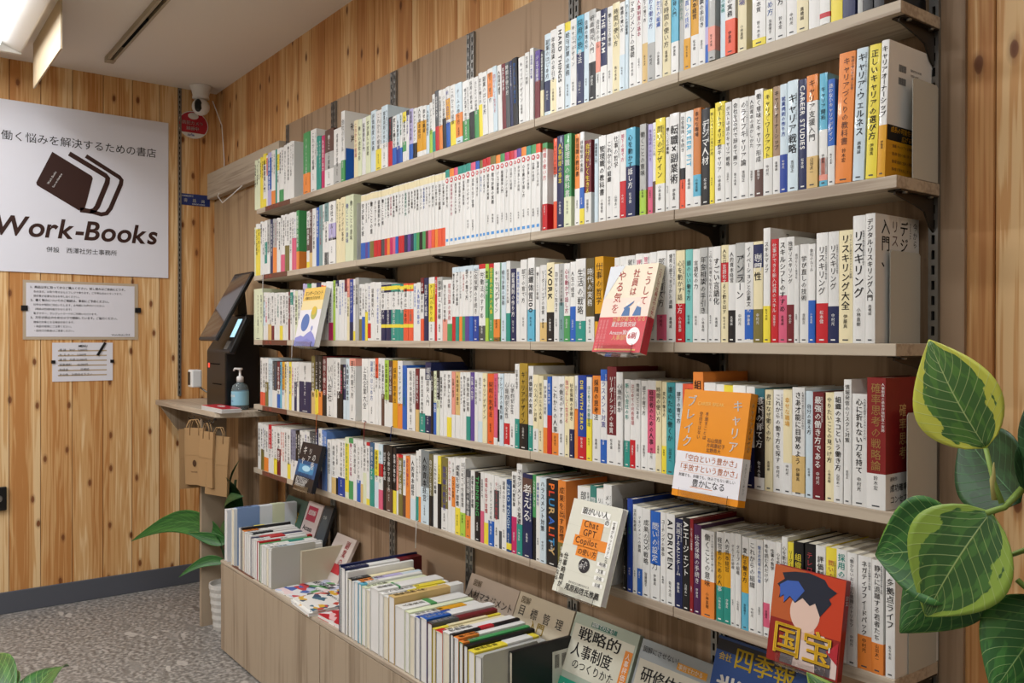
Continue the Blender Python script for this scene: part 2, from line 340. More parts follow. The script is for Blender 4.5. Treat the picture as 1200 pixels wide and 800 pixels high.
def book_geo(w,h,d,segs,base,title,opt,rnd,tiny=False,cols=1):
    """returns dict part->MB in local coords: x 0..w, spine at y=0, y to d, z 0..h"""
    P={}
    b=min(.0011,w*.06); t=.0009
    def U(off,z0,z1,mat,m,din):
        n=4; o_=[(-off,d-din)]+[(-off,.0012)]
        for i in range(n+1):
            f=i/n; o_.append((.0003-off+(w-.0006+2*off)*f,-off-b*(1-(2*f-1)**2)*.9))
        o_+=[(w+off,.0012),(w+off,d-din)]
        i_=[(w-t,d-din),(w-t,t+.0012),(w/2,t*.9),(t,t+.0012),(t,d-din)]
        if tiny: i_=[(w-t,d-din),(w-t,t+.0012),(t,t+.0012),(t,d-din)]
        pts=o_+i_
        N_=len(pts); vs=[(x,y,z0) for x,y in pts]+[(x,y,z1) for x,y in pts]
        fs=[(i,(i+1)%N_,N_+(i+1)%N_,N_+i) for i in range(N_)]
        fs+=[tuple(range(N_))[::-1],tuple(range(N_,2*N_))]
        m.add(vs,fs,mat)
    C=MB(); U(0,0,h,cmat(base),C,0); P['cover']=C
    Pg=MB(); Pg.box((t+.0001,t+.0016,.0015),(w-t-.0001,d-.003,h-.0018),M_page if base not in 'ig' else M_pagew); P['page_block']=Pg
    bands=[]
    for sg in segs:
        c,rg=sg.split(':'); a,e=[float(q) for q in rg.split('-')]; bands.append((c,a,e))
    if bands:
        for j,(c,a,e) in enumerate(bands):
            B=MB(); U(.0002,a*h-(.0001 if a==0 else 0),e*h+(.0002 if e==1 else 0),cmat(c),B,.001)
            P['paper_band',j]=B
    def base_at(v):
        c=base
        for q,a,e in bands:
            if a*h<=v<=e*h: c=q
        return c
    tc=opt.get('tc'); T=MB()
    def fn(u,v):
        f=min(max(u/w,0),1); return (u,-b*(1-(2*f-1)**2)*.9-.00045,v)
    bold='B' in opt
    ttl=title or rnd.choice(TITLES)
    if title:
        sz=min(w*(.82 if bold else .62),h*.66/max(len(ttl)*(1.0 if any(ord(c)>255 for c in ttl) else .66),1)); top=h*.96 if len(ttl)>7 else h*.88
        if any(a<.7 and e>=.95 and c!=base for c,a,e in bands) : top=h*.93
    else:
        bold=bold or rnd.random()<.3; sz=min(w*rnd.uniform(.5,.74),h*.6/len(ttl)); top=h*rnd.uniform(.88,.965)
        if opt.get('ser')=='A': ttl=ttl[:6]; sz=min(w*.62,h*.5/6); top=h*.86
        if opt.get('ser')=='B': top=h*.80; sz=min(w*.5,h*.5/len(ttl))
        if not tc and rnd.random()<.14: tc=rnd.choice(('b24048','2a5a9c','3a3a90','a83a5a','2c7a6a'))
    if all(ord(c)<256 for c in ttl): sz=min(w*.72,h*.62/(len(ttl)*.76))
    # ink chosen against the paper it sits on, character by character
    y=top
    if tc=='multi': vtext(T,ttl,w/2,h*.95,min(w*.7,h*.125),fn,None,True,mats=[tmat('e8742c'),tmat('d84830'),tmat('3a8ac0'),tmat('c8a870'),tmat('3a6ac0')])
    elif all(ord(c)<256 for c in ttl):
        ink=tc or ('w' if dark(base_at(h*.6)) else 'k'); vtext(T,ttl,w/2,h*.94,sz,fn,tmat(ink),bold)
    else:
        for ch in ttl:
            bg=base_at(y-sz/2); ink=('w' if dark(bg) else (tc or 'k'))
            if tc and dark(bg) and (tc in 'wyiTsGp' or len(tc)>1): ink=tc
            y=vtext(T,ch,w/2,y,sz,fn,tmat(ink),bold)
        if w>.0195 and not tiny and not opt.get('ser') and rnd.random()<.8:
            sub=rnd.choice(TITLES)+rnd.choice(TITLES); ss=w*.17; yy=top
            bg=base_at(yy-.01); vtext(T,sub[:int((yy-y)/ss/1.02)],w*.86,yy,ss,fn,tmat('w' if dark(bg) else 'd'))
    P['spine_lettering']=T; T=MB()
    ay=min(y-sz*.4,h*rnd.uniform(.26,.3))
    if ay>.035:
        au=rnd.choice(AUTH); asz=min(w*.34,.0075); bg=base_at(ay-asz*2)
        if not tiny: vtext(T,au,w*.5,ay,asz,fn,tmat('w' if dark(bg) else 'k'))
    if not tiny and not opt.get('ser'):
        bg=base_at(.012); Q=MB(); Q.add([fn(w*.3,.004),fn(w*.7,.004),fn(w*.7,.0062),fn(w*.3,.0062)],[(0,1,2,3)],tmat('w' if dark(bg) else 'd')); P['publisher_mark']=Q
    P['author_lettering']=T
    if opt.get('ser')=='B':
        Q=MB(); n=10
        for rr,mt in ((.33,tmat('c8323c')),(.17,tmat('w'))): Q.add([(w/2+w*rr*math.cos(2*math.pi*k/n),-b*.9-.0006-(.0002 if rr<.2 else 0),h*.855+w*rr*math.sin(2*math.pi*k/n)) for k in range(n)],[tuple(range(n))],mt)
        P['round_mark']=Q; Q=MB(); Q.add([fn(w*.22,h*.05),fn(w*.78,h*.05),fn(w*.78,h*.085),fn(w*.22,h*.085)],[(0,1,2,3)],tmat('5a9ad8')); P['publisher_mark']=Q
    return P
BOOKS='''
-0 -280 596 203 e ;;
-0 320 386 206 y ;;tc=k
-0 710 326 212 w y:.8-1 y:0-.15;;
-0 1040 136 202 w q:.6-.95;;tc=r
-0 1180 346 208 v b:.3-.9;;
-0 1530 416 212 w o:0-.25;;
-0 1950 196 209 t ;;
-0 2150 206 208 w y:.6-.9;;
-0 2360 426 209 w G:0-.22;;
-0 2790 296 210 w ;;
-0 3090 336 212 w ;;
-0 3430 366 214 w ;;
*0 4620 566 221 G o:0-.33;;
*0 5270 476 220 w ;;
-0 5790 386 189 t ;;
-0 6180 266 183 m ;;
*0 6450 686 196 B w:0-.3 g:.3-.6;;
*0 7190 566 185 w g:0-.35;;
*0 7760 266 235 w G:0-.3;;D=.14 side=mag
-0 8710 276 185 c ;;
-0 8990 266 182 e ;;
-0 9260 256 182 w ;;
-0 9520 326 182 e ;;
-0 9850 336 192 i ;;
*0 10190 386 185 w y:0-.35;;
*0 10580 396 191 i w:0-.4;;D=.14
-0 11000 246 149 k r:0-.5;;
-0 11250 256 147 w b:0-.35;;
-0 11510 206 147 i x:0-.35;;
-0 11720 146 148 w b:0-.3;;
-0 11870 226 147 w y:.8-1 G:.2-.4;;
-0 12100 166 147 w k:.9-1;;
-0 12270 226 147 v b:0-.3;;
-0 12500 206 144 w k:0-.3;;
-0 12710 286 144 w Y:.1-.7;;
-0 13000 226 141 w Y:.1-.7;;
-0 13230 166 138 i ;;
-0 13400 176 142 w l:0-.45;;L=-1
-0 13580 156 162 w t:0-.35;;L=-1.5
-0 13740 196 168 k r:0-.4 d:.4-1;;L=-2
-0 13940 176 165 w o:0-.4;;L=-2
-0 14120 186 164 w k:0-.5;;L=-2.3
-0 14310 196 166 w b:0-.4 Y:.45-.8;;L=-2.3
-0 14510 276 165 w y:0-.4;;L=-2.3
*0 14790 316 163 i o:.1-.5;;L=-2.3
*0 15110 306 161 w G:0-.35;;L=-2.3
-0 15420 246 161 w k:0-.45;;L=-2.3
-0 15670 196 160 w G:0-.45;;L=-2.3
-0 15870 176 166 w y:0-.5;;L=-2.3
-0 16050 236 163 w ;;L=-2.3
-0 16290 226 166 w o:.55-.93;;L=-2.3
-0 16520 176 167 i ;;L=-2.3
-0 16700 186 165 w ;;L=-2.3
-0 16890 156 164 w R:0-1;;L=-2.3
-0 17050 176 163 d ;;L=-2.3
-0 17230 116 164 n ;;L=-2.3
-0 17350 206 166 k ;;L=-2.3
*0 17580 246 161 w ;;L=-1.2
-0 17830 166 166 w ;;L=-.6
-0 18000 146 172 w ;;
-0 18200 186 161 P R:0-.55;;
-0 18420 126 154 d c:0-.4;;
*0 18550 226 190 i n:.04-.42;;
*0 18780 216 193 w c:0-.4;;
*0 19000 286 197 w ;HARD THINGS;bold
*0 19290 196 196 i y:.9-1;;
*0 19490 206 197 w ;;
*0 19700 236 198 s n:0-.58;;
*0 19940 166 199 i ;;
*0 20110 226 199 g k:0-.42 w:.42-.9;;
*0 20340 146 189 w q:.3-.65;;
*0 20490 196 190 n w:0-.35;THE TEAM;bold
*0 20690 166 189 w ;;
*0 20860 226 191 c ;;
*0 21090 156 186 w i:0-.4;;
-0 21250 106 192 i ;;
*0 21360 206 195 w ;;
*0 21570 166 189 w ;;
*0 21740 156 194 w T:0-.42;;
*0 21900 206 192 i g:0-.4;;
*0 22110 196 192 w ;;tc=b
*0 22310 216 186 c ;りある時間の使い方;
*0 22530 196 189 s w:0-.33;;
-0 22750 116 185 g ;;
*0 22870 166 171 w Y:0-.35;;tc=b
*0 23040 196 175 Y w:0-.35;;
*0 23240 166 168 w ;;
-0 23410 96 169 b v:.2-.4;;tc=b
*0 23510 166 182 g q:.1-.35;人生;f=-.004 bold
-0 23780 126 157 i ;;tc=t
*0 23910 226 162 w z:0-.4;;f=-.003
*0 24170 196 165 c ;;
*0 24500 286 163 y w:.08-.6;;
*0 24790 186 153 w ;;
*0 24980 226 149 w ;;
*0 25210 206 147 w ;;tc=n
*0 25420 226 145 c ;;
-0 25650 216 137 w ;;
-0 25870 196 135 w r:.08-.14;;
-0 26070 216 130 y ;;
-0 26290 226 128 w n:0-1;;
-0 26550 96 124 g ;;
-0 26650 176 128 k ;;
-0 26840 176 124 k ;;
-1 10 166 197 e ;;
-1 180 486 209 w y:0-.9;;
-1 670 456 213 w ;;
-1 1130 266 212 w t:.2-.6;;
-1 1400 306 212 g w:0-.4;;
-1 1710 286 210 n ;;
-1 2000 396 210 g o:0-.47;;
-1 2400 366 209 w ;;
-1 2770 396 215 w p:0-.3;;
-1 3170 406 214 w O:0-.45;;
-1 3580 286 214 w ;;
-1 3870 406 214 w p:0-.55;;
-1 4280 236 215 G o:0-.3;;
-1 5160 266 202 w B:.3-.7 y:0-.1;;
-1 5430 236 205 B T:0-.25;;
-1 5670 326 205 w ;;
-1 6000 216 205 b ;;
-1 6220 276 210 h ;;
-1 6500 176 210 w ;;
-1 6680 326 211 h w:0-.7 k:0-.2;;
*1 7010 536 212 w v:.4-.65 k:.38-.42;;
-1 7600 356 214 Y c:0-1;;
-1 7960 326 215 c ;;
-1 8290 316 216 e ;;
-1 8610 286 216 e ;;
-1 9380 306 204 w c:.9-.99 b:0-.25;;ser=A bold
-1 9690 166 203 w c:.9-.99 P:0-.25;;ser=A bold
-1 9860 146 203 w c:.9-.99 b:0-.25;;ser=A bold
-1 10010 276 204 w c:.9-.99 O:0-.25;;ser=A bold
-1 10290 226 203 w c:.9-.99 r:0-.25;;ser=A bold
-1 10520 226 202 w c:.9-.99 r:0-.25;;ser=A bold
-1 10750 216 202 w c:.9-.99 d:0-.25;;ser=A bold
-1 10970 166 202 w c:.9-.99 r:0-.25;;ser=A bold
-1 11140 166 202 w c:.9-.99 o:0-.25;;ser=A bold
-1 11310 156 202 w c:.9-.99 m:0-.25;;ser=A bold
-1 11470 176 203 w c:.9-.99 p:0-.25;;ser=A bold
-1 11650 166 203 w c:.9-.99 b:0-.25;;ser=A bold
-1 11820 176 203 w c:.9-.99 r:0-.25;;ser=A bold
-1 12000 166 203 w c:.9-.99 r:0-.25;;ser=A bold
-1 12170 186 203 w c:.9-.99 n:0-.25;;ser=A bold
-1 12360 176 203 w c:.9-.99 P:0-.25;;ser=A bold
-1 12540 166 202 w c:.9-.99 n:0-.25;;ser=A bold
-1 12710 146 203 w c:.9-.99 t:0-.25;;ser=A bold
-1 12860 166 203 w c:.9-.99 G:0-.25;;ser=A bold
-1 13030 176 203 w c:.9-.99 k:0-.25;;ser=A bold
-1 13210 166 203 w c:.9-.99 G:0-.25;;ser=A bold
-1 13380 136 203 w c:.9-.99 R:0-.25;;ser=A bold
-1 13520 176 203 w c:.9-.99 p:0-.25;;ser=A bold
-1 13700 166 203 w c:.9-.99 z:0-.25;;ser=A bold
-1 13870 156 202 w c:.9-.99 o:0-.25;;ser=A bold
-1 14030 196 202 w c:.9-.99 z:0-.25;;ser=A bold
-1 14230 166 202 w c:.9-.99 z:0-.25;;ser=A bold
-1 14400 206 206 w t:.9-1;;ser=B
-1 14610 216 206 w o:.9-1;;ser=B
-1 14830 186 206 w p:.9-1;;ser=B
-1 15020 206 206 w t:.9-1;;ser=B
-1 15230 186 206 w t:.9-1;;ser=B
*1 15420 226 207 w t:.9-1;;ser=B
*1 15650 216 206 w p:.9-1;;ser=B
-1 15870 166 206 w b:.9-1;;ser=B
-1 16040 136 206 w O:.9-1;;ser=B
-1 16180 156 207 w r:.9-1;;ser=B
*1 16340 186 208 w r:.9-1;;ser=B
*1 16530 226 208 w O:.9-1;;ser=B
*1 16760 186 207 w o:.9-1;;ser=B
*1 16950 186 207 w G:.9-1;;ser=B
*1 17140 176 207 w m:.9-1;;ser=B
*1 17320 176 207 w r:.9-1;;ser=B
-1 17500 126 207 w p:.9-1;;ser=B
*1 17630 176 208 w P:.9-1;;ser=B
*1 17810 196 208 w o:.9-1;;ser=B
*1 18010 176 207 w t:.9-1;;ser=B
*1 18190 186 207 w G:.9-1;;ser=B
*1 18380 166 206 w z:.9-1;;ser=B
*1 18630 176 203 w r:0-.3 G:.93-1;;tc=r
-1 19030 126 207 z w:.3-.6;;
*1 19160 236 210 n ;;tc=y
*1 19410 246 209 G e:0-.32;;
*1 19760 176 203 o w:0-.4;;
*1 19940 146 204 w y:0-.17 b:.17-.4;;
*1 20090 216 183 R w:0-.37;;tc=y
-1 20420 116 180 i ;;
*1 20540 226 184 w ;;
*1 20790 196 183 w ;;
*1 20990 216 183 w ;;
*1 21210 176 183 w r:0-.42;;tc=m
*1 21390 266 184 s n:0-.57;;
*1 21780 176 185 g l:0-.27;;
*1 22010 126 181 v p:0-.3;;tc=P
-1 22140 86 182 w B:0-.35;;
*1 22230 246 187 y w:0-.3;;
*1 22500 106 185 w ;;
*1 22610 246 189 w ;転職×副業術;bold
*1 22880 126 186 w z:0-.3 k:.3-.42;;
*1 23010 196 186 w ;CAREER FIT;tc=s bold
*1 23210 186 187 o w:0-.1 s:.1-.32;;base=c87a3a
*1 23410 206 182 k ;デジマ人材;bold
*1 23620 106 178 y ;新しいキャリアの見つけ方;
*1 23730 226 187 y w:0-.57;ポートフォリオ型キャリア;bold
*1 23970 146 182 w ;ポスト平成のキャリア戦略;
*1 24120 166 185 w ;会社を50代で辞めて勝つ;
*1 24290 206 183 w ;のライフキャリア論;
*1 24500 136 182 w ;人的資本の活かしかた;
*1 24640 176 190 w B:0-.25;働く意味とキャリア形成;
*1 24820 186 185 y w:0-.35;キャリア・ワークアウト;
*1 25010 156 187 O w:0-.35;キャリアオーナーシップ;base=a08468
*1 25170 146 187 i x:0-.35;;tc=x bold
*1 25320 206 189 i ;キャリア戦略;bold
*1 25530 166 187 n ;CAREER STUDIES;bold
*1 25700 206 189 w o:.77-1 T:0-.28;キャリア支援入門;
*1 25940 146 187 s w:.1-.5 q:.05-.25;キャリア開拓;
*1 26090 126 174 b w:0-.37;迷わないキャリアデザイン;
*1 26230 286 210 o ;キャリアづくりの教科書;L=2 tc=B
*1 26540 196 210 i ;キャリア・ウェルネス;L=2 bold
*1 26760 186 210 y ;正しいキャリアの選び方;L=2 bold
*1 26960 126 212 w Y:0-.38;キャリアオーナーシップ;L=2 D=.138 side=barcode bold
*2 -40 946 206 e ;;
-2 980 236 189 w i:.3-.8;;
-2 1220 266 187 w ;;tc=p
-2 1490 356 186 w T:0-.33;;
-2 1850 256 184 w R:0-.3;;
-2 2110 256 181 w ;;
-2 2370 286 182 w ;;
-2 2660 316 181 w y:0-.3;;
-2 2980 276 179 w ;;
-2 3260 236 180 w ;;
-2 3500 196 180 R ;;
-2 3700 236 187 w t:.7-.95;;
-2 3940 196 185 w ;;
-2 4140 236 181 e ;;
-2 4380 476 183 w ;;
-2 4860 356 204 v ;;
-2 5220 386 202 e G:.7-1;;
-2 5610 406 202 w ;;
-2 6020 396 201 w n:.85-1;;
-2 6420 366 201 w z:.8-.95;;
-2 6790 236 202 w ;;
-2 7030 326 200 w m:0-.3;;
-2 7360 186 202 l ;;
-2 7550 236 201 w n:.9-1;;
-2 7790 226 201 w ;;tc=b
-2 8020 216 200 w ;;tc=b
-2 8240 186 200 w R:.8-1;;
-2 8430 176 202 c q:.7-1;;
-2 8610 246 199 x n:0-.3;;
-2 8860 166 199 w y:0-.15;;
-2 9030 246 202 g ;;D=.14
-2 9280 206 180 w O:0-.38;;
-2 9490 206 179 w b:0-.42;;
-2 9700 166 181 w y:0-.5;;
-2 9870 226 180 w r:.04-.3;;
-2 10100 266 182 w ;;
*2 10370 396 180 w ;;tc=b
-2 10770 276 170 n w:.55-.86 y:.9-.97 y:.23-.29;;
-2 11050 316 170 n w:.55-.86 y:.9-.97 y:.23-.29;;
*2 11370 376 170 t w:.55-.86 y:.9-.97 y:.23-.29;;
-2 11750 366 169 t w:.55-.86 y:.9-.97 y:.23-.29;;
-2 12120 286 168 z w:.55-.86 y:.9-.97 y:.23-.29;;
-2 12410 266 167 z w:.55-.86 y:.9-.97 y:.23-.29;;
-2 12690 196 165 w ;;tc=b
-2 12890 216 167 w ;;tc=b
-2 13110 166 179 w R:.75-1 z:0-.35;;
-2 13280 236 178 n ;;
*2 13560 296 178 w y:.3-.9;;
-2 13860 126 178 r ;;
*2 13990 276 176 w g:.8-1;;
-2 14270 236 167 w q:0-.35;;
-2 14510 236 166 w G:0-.28;;
-2 14750 166 198 w r:0-.33 i:.93-1;;
-2 14920 166 198 w t:0-.33 i:.93-1;;
-2 15090 146 198 w o:0-.33 i:.93-1;;
-2 15240 136 198 w G:0-.33 i:.93-1;;
-2 15380 196 198 w P:0-.33 i:.93-1;;
-2 15580 176 198 w b:0-.33 i:.93-1;;
*2 15760 246 197 w x:0-.33 i:.93-1;;
*2 16030 286 198 w r:.94-1 d:0-.2;;
-2 16320 146 197 l G:.3-.8;;
*2 16490 196 196 G r:.94-1;;tc=y
*2 16690 256 197 w o:0-.28 G:0-.05;;
-2 16950 36 196 G ;;
*2 17000 196 196 i ;;
-2 17200 166 198 w t:0-.35;;
*2 17380 216 178 n ;;
-2 17620 166 178 w ;;tc=b
*2 17790 246 197 w ;;
*2 18070 256 199 w s:0-.38;組織体質100;D=.14 bold
-2 18380 156 176 w ;;
*2 18540 246 179 w T:0-.25;;
*2 18790 266 183 c k:0-.37;WORK;bold
*2 19060 176 178 w ;;
*2 19240 166 178 g h:0-.5;;
*2 19410 206 177 w G:0-.33;;
*2 19620 186 179 w b:0-.44;人生の経営;
*2 19810 326 184 w t:0-.25;生活の戦略;
*2 20160 266 183 O w:0-.3;時代の実務;base=5a4e2c
*2 20450 266 184 Y k:.24-.33;;
*2 21040 166 178 w ;;tc=m
*2 21210 176 179 w ;;
*2 21390 276 179 w ;;
*2 21670 206 181 w ;;tc=p
*2 21880 196 180 w ;;tc=p
*2 22080 196 181 w ;;tc=p
*2 22280 246 182 w p:.02-.3;;
*2 22530 236 181 w ;優秀な部下「まさか」の退職;
*2 22770 226 179 c r:0-.42;;
*2 23020 176 179 t ;頭のいい働き方;base=7cc4be
*2 23200 176 178 w ;言語化の力;
*2 23380 196 179 g w:0-.3;;
*2 23580 116 179 w ;これなら何度でも伝えられる;
*2 23700 176 179 w ;すごい言語化;bold
*2 23880 166 180 c r:.62-.82;人生は言語化すると動き出す;
*2 24050 166 179 w k:0-.33;;
*2 24220 206 181 g w:0-.6;アンラーン;bold
*2 24430 186 180 w b:.03-.33;イノベーションと企業文化;
*2 24620 196 180 c O:0-.33 n:.74-.97;専門性;bold
*2 24820 146 202 w y:0-.32;スキルマップ;D=.14 side=plain
*2 24990 146 181 r ;仕事ができる新入社員のスキル;
*2 25140 166 182 w p:0-.45;スキルシフトのすすめ;bold
*2 25310 146 182 w R:0-.36;独学リスキリング;
*2 25460 96 166 w ;;
*2 25560 176 167 w ;;
*2 25740 126 166 w b:0-.43;;
*2 25880 216 183 w r:0-.36;リスキリング;
*2 26100 196 183 w n:0-.33;リスキリング;
*2 26300 246 183 c ;リスキリング大全;bold
*2 26550 216 204 w ;リスキリング;bold
*2 26770 166 205 w ;デジタル・リスキリング入門;D=.142 side=digital bold
-3 640 546 190 w z:0-.28;;
-3 1190 316 189 w O:0-.5;;
-3 1510 426 188 i ;;
-3 1940 456 179 d w:0-.37;;
-3 2400 326 178 R b:0-.3 w:.3-.4;;
-3 2730 166 177 s ;;
-3 2900 256 178 Y w:0-.4;;
-3 3160 226 178 c ;;
-3 3390 176 179 w ;;
-3 3570 226 179 y ;;
-3 3800 266 180 w ;;tc=r
-3 4070 256 180 w n:0-.6;;
-3 4330 206 181 w ;;
*3 4540 1066 180 w n:0-.62;;
-3 5610 316 205 O T:0-.4;;
-3 5930 276 208 k y:0-.42;;
-3 6210 306 207 k o:0-.4;;
-3 6520 336 206 R k:0-.35;;
*3 6860 506 201 w ;いい会社;
-3 7370 296 201 w ;;
-3 7670 256 200 w k:0-.45;;
-3 7930 216 180 k ;;tc=p
-3 8150 176 181 n i:0-.35;;
-3 8330 266 201 i ;;
*3 8600 426 202 w q:.88-1;;
*3 9470 446 203 w ;上流企業大全;
*3 9960 426 204 w ;;
-3 10390 186 206 w z:.7-1;;
-3 10580 196 207 w ;;
-3 10780 206 206 w B:0-.47;;
-3 10990 266 201 l w:0-.4;;
-3 11260 236 200 B w:0-.37;;
-3 11500 296 201 Y ;;
-3 11800 286 201 w o:0-.37;;
-3 12090 246 188 b ;;
*3 12340 456 181 w ;役員の中長期計画;
-3 12850 186 181 R T:0-.35;;
*3 13040 306 181 w t:0-.3;;
*3 13350 306 200 n w:.25-.75;;
-3 13680 126 176 k ;;
-3 13810 166 177 e b:0-.5;;
-3 13980 156 179 k e:0-.55;;
-3 14140 176 178 w ;;
-3 14320 186 179 w ;;
-3 14510 226 179 w y:0-.3;;
-3 14740 166 178 q w:0-.35;;
-3 14910 226 178 T w:0-.35;;
-3 15140 136 178 w ;;
-3 15280 166 178 w ;;
-3 15450 186 179 w t:0-.35;;
-3 15640 186 179 P ;;
-3 15830 156 180 w ;;
-3 15990 206 179 w i:0-.3;;
-3 16200 206 179 c ;;
*3 16410 276 178 o ;;base=e0602c
-3 16690 156 179 p w:0-.1;;
-3 16850 86 180 w k:.05-.5;;
-3 16940 176 180 i ;;
*3 17120 236 181 w r:.03-.32;心理的安全性;
*3 17360 206 181 w ;心理的安全性;
*3 17570 176 206 w t:0-.35;;
*3 17760 316 208 O k:0-.3;;base=a88a30
*3 18100 186 202 w t:0-.3;;
*3 18290 196 182 c w:0-.3;;
*3 18490 176 180 c ;;
-3 18670 146 171 w o:0-.35;;
-3 18820 156 179 b r:0-.5;;
*3 18980 246 181 w o:0-.28;これからの人事;
*3 19230 206 181 w ;;
*3 19440 166 182 c ;;tc=m
*3 19610 156 183 c n:0-.35;;
-3 19770 116 185 w o:0-.6;;
*3 19890 276 186 x r:0-.27;DIE WITH ZERO;tc=y bold
*3 20190 166 183 w y:0-.5;;
*3 20360 256 187 o w:0-.55;;
*3 20620 196 201 w b:0-.25 b:.88-1;;
*3 20820 286 208 R w:0-.3;;
*3 21120 196 197 w ;心理的資本;
*3 21350 166 183 w t:0-.3;;tc=t
*3 21520 156 182 w r:0-.32;;
*3 21680 146 183 w ;問題はどこにある;
*3 21830 186 182 w ;;
*3 22020 226 183 w p:.2-.9;;
*3 22250 156 183 c ;;
*3 22410 126 182 c y:0-.3;;
*3 22540 216 181 s ;誰のために働くか;base=3f9ca2
*3 22760 186 181 i ;;
*3 22950 266 180 z ;;
*3 23220 246 204 o ;;D=.14
*3 23490 276 185 w ;;
*3 23770 186 183 w ;;
*3 23960 206 182 w y:.8-1;;
*3 24170 286 183 w ;;
*3 24460 186 182 w n:0-.4;;
*3 24650 206 179 t w:0-.12 k:.12-.9;;base=2c6c78
*3 24870 166 178 c ;君はなぜ働くのか;
*3 25040 206 179 w ;これからの働き方を探す;
*3 25250 176 180 c w:0-.3;;tc=Y
*3 25430 246 185 w T:.03-.37;さあ才能に目覚めよう;bold
*3 25690 136 180 i ;自分の変え方;
*3 25830 206 179 R ;最強の働き方である;bold
*3 26060 156 179 c ;やりたいことの見つけ方;
*3 26220 166 181 w ;組織のネコという働き方;bold
*3 26390 136 202 w ;情報発信のリスクと対策;
*3 26540 256 180 w ;心に折れない刀を持て;bold
*3 26800 316 207 R w:0-.27;確率思考の戦略論;D=.14 tc=9c7a44 side=red base=821c1c
-4 410 326 185 w ;;
-4 740 366 184 w O:0-.45;;
-4 1110 416 184 w o:0-.3;;
-4 1530 316 186 r w:0-.5;;
-4 1850 236 183 w ;;
-4 2090 326 183 w y:0-.33;;
-4 2420 346 184 w R:0-.55;;
-4 2770 396 186 w ;;tc=z
-4 3170 266 186 w ;;
-4 3440 286 186 w y:0-.3;;
-4 3730 446 186 h w:0-.4;;base=8a8aa0
-4 4180 396 186 k w:0-.4;;
-4 4580 426 190 w ;;
-4 5010 436 192 w ;;
-4 5450 506 194 d ;;
-4 5960 216 205 n ;;
-4 6180 286 210 w n:0-.3;;
-4 6470 396 207 b ;;base=5a80c0
-4 6920 336 179 w ;;
-4 7260 336 182 w T:0-.3;;
-4 7600 176 186 w k:0-.3;;
*4 7780 506 187 w x:0-.33;;
-4 8290 276 199 e y:.1-.9;;tc=G
-4 8570 306 199 w G:0-.3 G:.92-1;;
-4 8880 256 199 w ;;
-4 9140 256 199 w b:0-.35;;
-4 9400 166 200 w T:0-.3;;
-4 9570 246 197 w e:0-.5;;
-4 9820 216 197 w r:.95-1 y:0-.1;;
-4 10040 286 199 n t:0-.6;;base=2a5a80
-4 10340 276 200 w y:.5-.9 i:0-.4;;
-4 10620 266 200 r i:.7-1 w:.3-.5 p:0-.3;;
-4 10890 206 200 k ;;
*4 11100 376 202 k B:0-.35;;
-4 11520 196 198 k y:0-.35;;
-4 11720 116 180 w q:.4-1;;
-4 11840 256 181 O r:.95-1;;
-4 12100 186 181 w B:0-.35;;
-4 12290 246 181 o ;;
-4 12540 306 186 w i:0-.33;GIVE & TAKE;bold
-4 12850 156 202 w t:0-.35;;
-4 13010 136 207 w o:0-.35;;
*4 13150 436 208 d i:0-.5;;base=7c8486
-4 13590 216 201 O k:0-.42;;base=6c6440
-4 13810 226 200 w ;;
-4 14040 166 200 y k:0-.62;;
*4 14210 326 199 O w:0-.3;;
-4 14560 186 201 w ;;tc=r
-4 14750 166 204 w o:.35-.75;;
*4 14920 226 205 w y:0-.35;;
*4 15150 236 208 w l:0-.3;;D=.14
*4 15410 246 179 d o:0-.33;;
-4 15660 186 180 w ;;
*4 15850 246 179 k ;THINKING;tc=G bold
-4 16100 156 181 w p:0-.45;;
-4 16260 206 181 w y:0-.3;;
*4 16470 236 181 w b:0-.35;;
*4 16710 206 180 w d:.4-.8;;
-4 16920 116 178 w d:0-.25;;
*4 17040 196 178 w ;;
*4 17240 196 177 n y:.03-.12;ZERO TOUGH;tc=i base=1f4a80
*4 17440 206 199 w m:0-.45;;
*4 17650 216 221 w t:0-.34;;D=.14
*4 17890 366 201 n B:.78-.95;考える;bold
-4 18270 126 202 k G:.5-1;;
*4 18400 156 200 w ;;
*4 18560 226 199 i ;;
*4 18810 386 200 k ;PLURALITY;tc=multi bold
*4 19220 276 202 o O:0-.3;;
*4 19890 416 198 w ;;
*4 20310 196 205 t ;;base=3a8076
*4 20510 216 201 w ;;
*4 20730 256 213 w ;;
*4 21320 126 191 k ;;
*4 21450 156 193 x ;;
*4 21610 126 183 w ;;
*4 21740 146 181 w b:0-.3;;
*4 21890 216 180 w ;成果のDX戦略;
*4 22110 256 178 b w:0-.4;問いの設定力;
*4 22390 146 180 w ;;
*4 22540 226 180 w ;AI DRIVEN;bold
*4 22770 196 174 n ;実践するAIとチーム;
*4 22970 186 179 k ;AIエージェント;bold
*4 23160 86 179 r ;;base=8a1a22
*4 23250 176 171 P ;;base=4c1e4c
*4 23430 316 164 w o:0-.42;;
*4 23790 166 166 w t:0-.4 Y:.4-.78;;
*4 23960 166 168 w t:0-.4 Y:.4-.78;;
*4 24130 106 170 w ;グループの組織;
*4 24240 126 171 w ;グループの組織;
*4 24380 146 168 w s:0-.4 Y:.4-.8;;
*4 24530 166 168 w ;;
*4 24700 136 169 w ;;
*4 24840 136 171 w p:.1-.35;本を読む人だけが;
*4 24980 126 171 w ;;
*4 25110 106 172 w ;;
*4 25220 116 183 w ;;
*4 25340 116 176 y ;;
*4 25460 196 180 k ;;tc=y
*4 25680 196 181 k ;;
*4 25890 186 181 w ;;bold
*4 26080 196 182 y ;;
*4 26280 186 183 w ;;tc=t bold
*4 26470 176 181 w ;「働かないおじさん問題」のトリセツ;
*4 26650 236 180 w o:0-.3;ネガティブフィードバック;bold
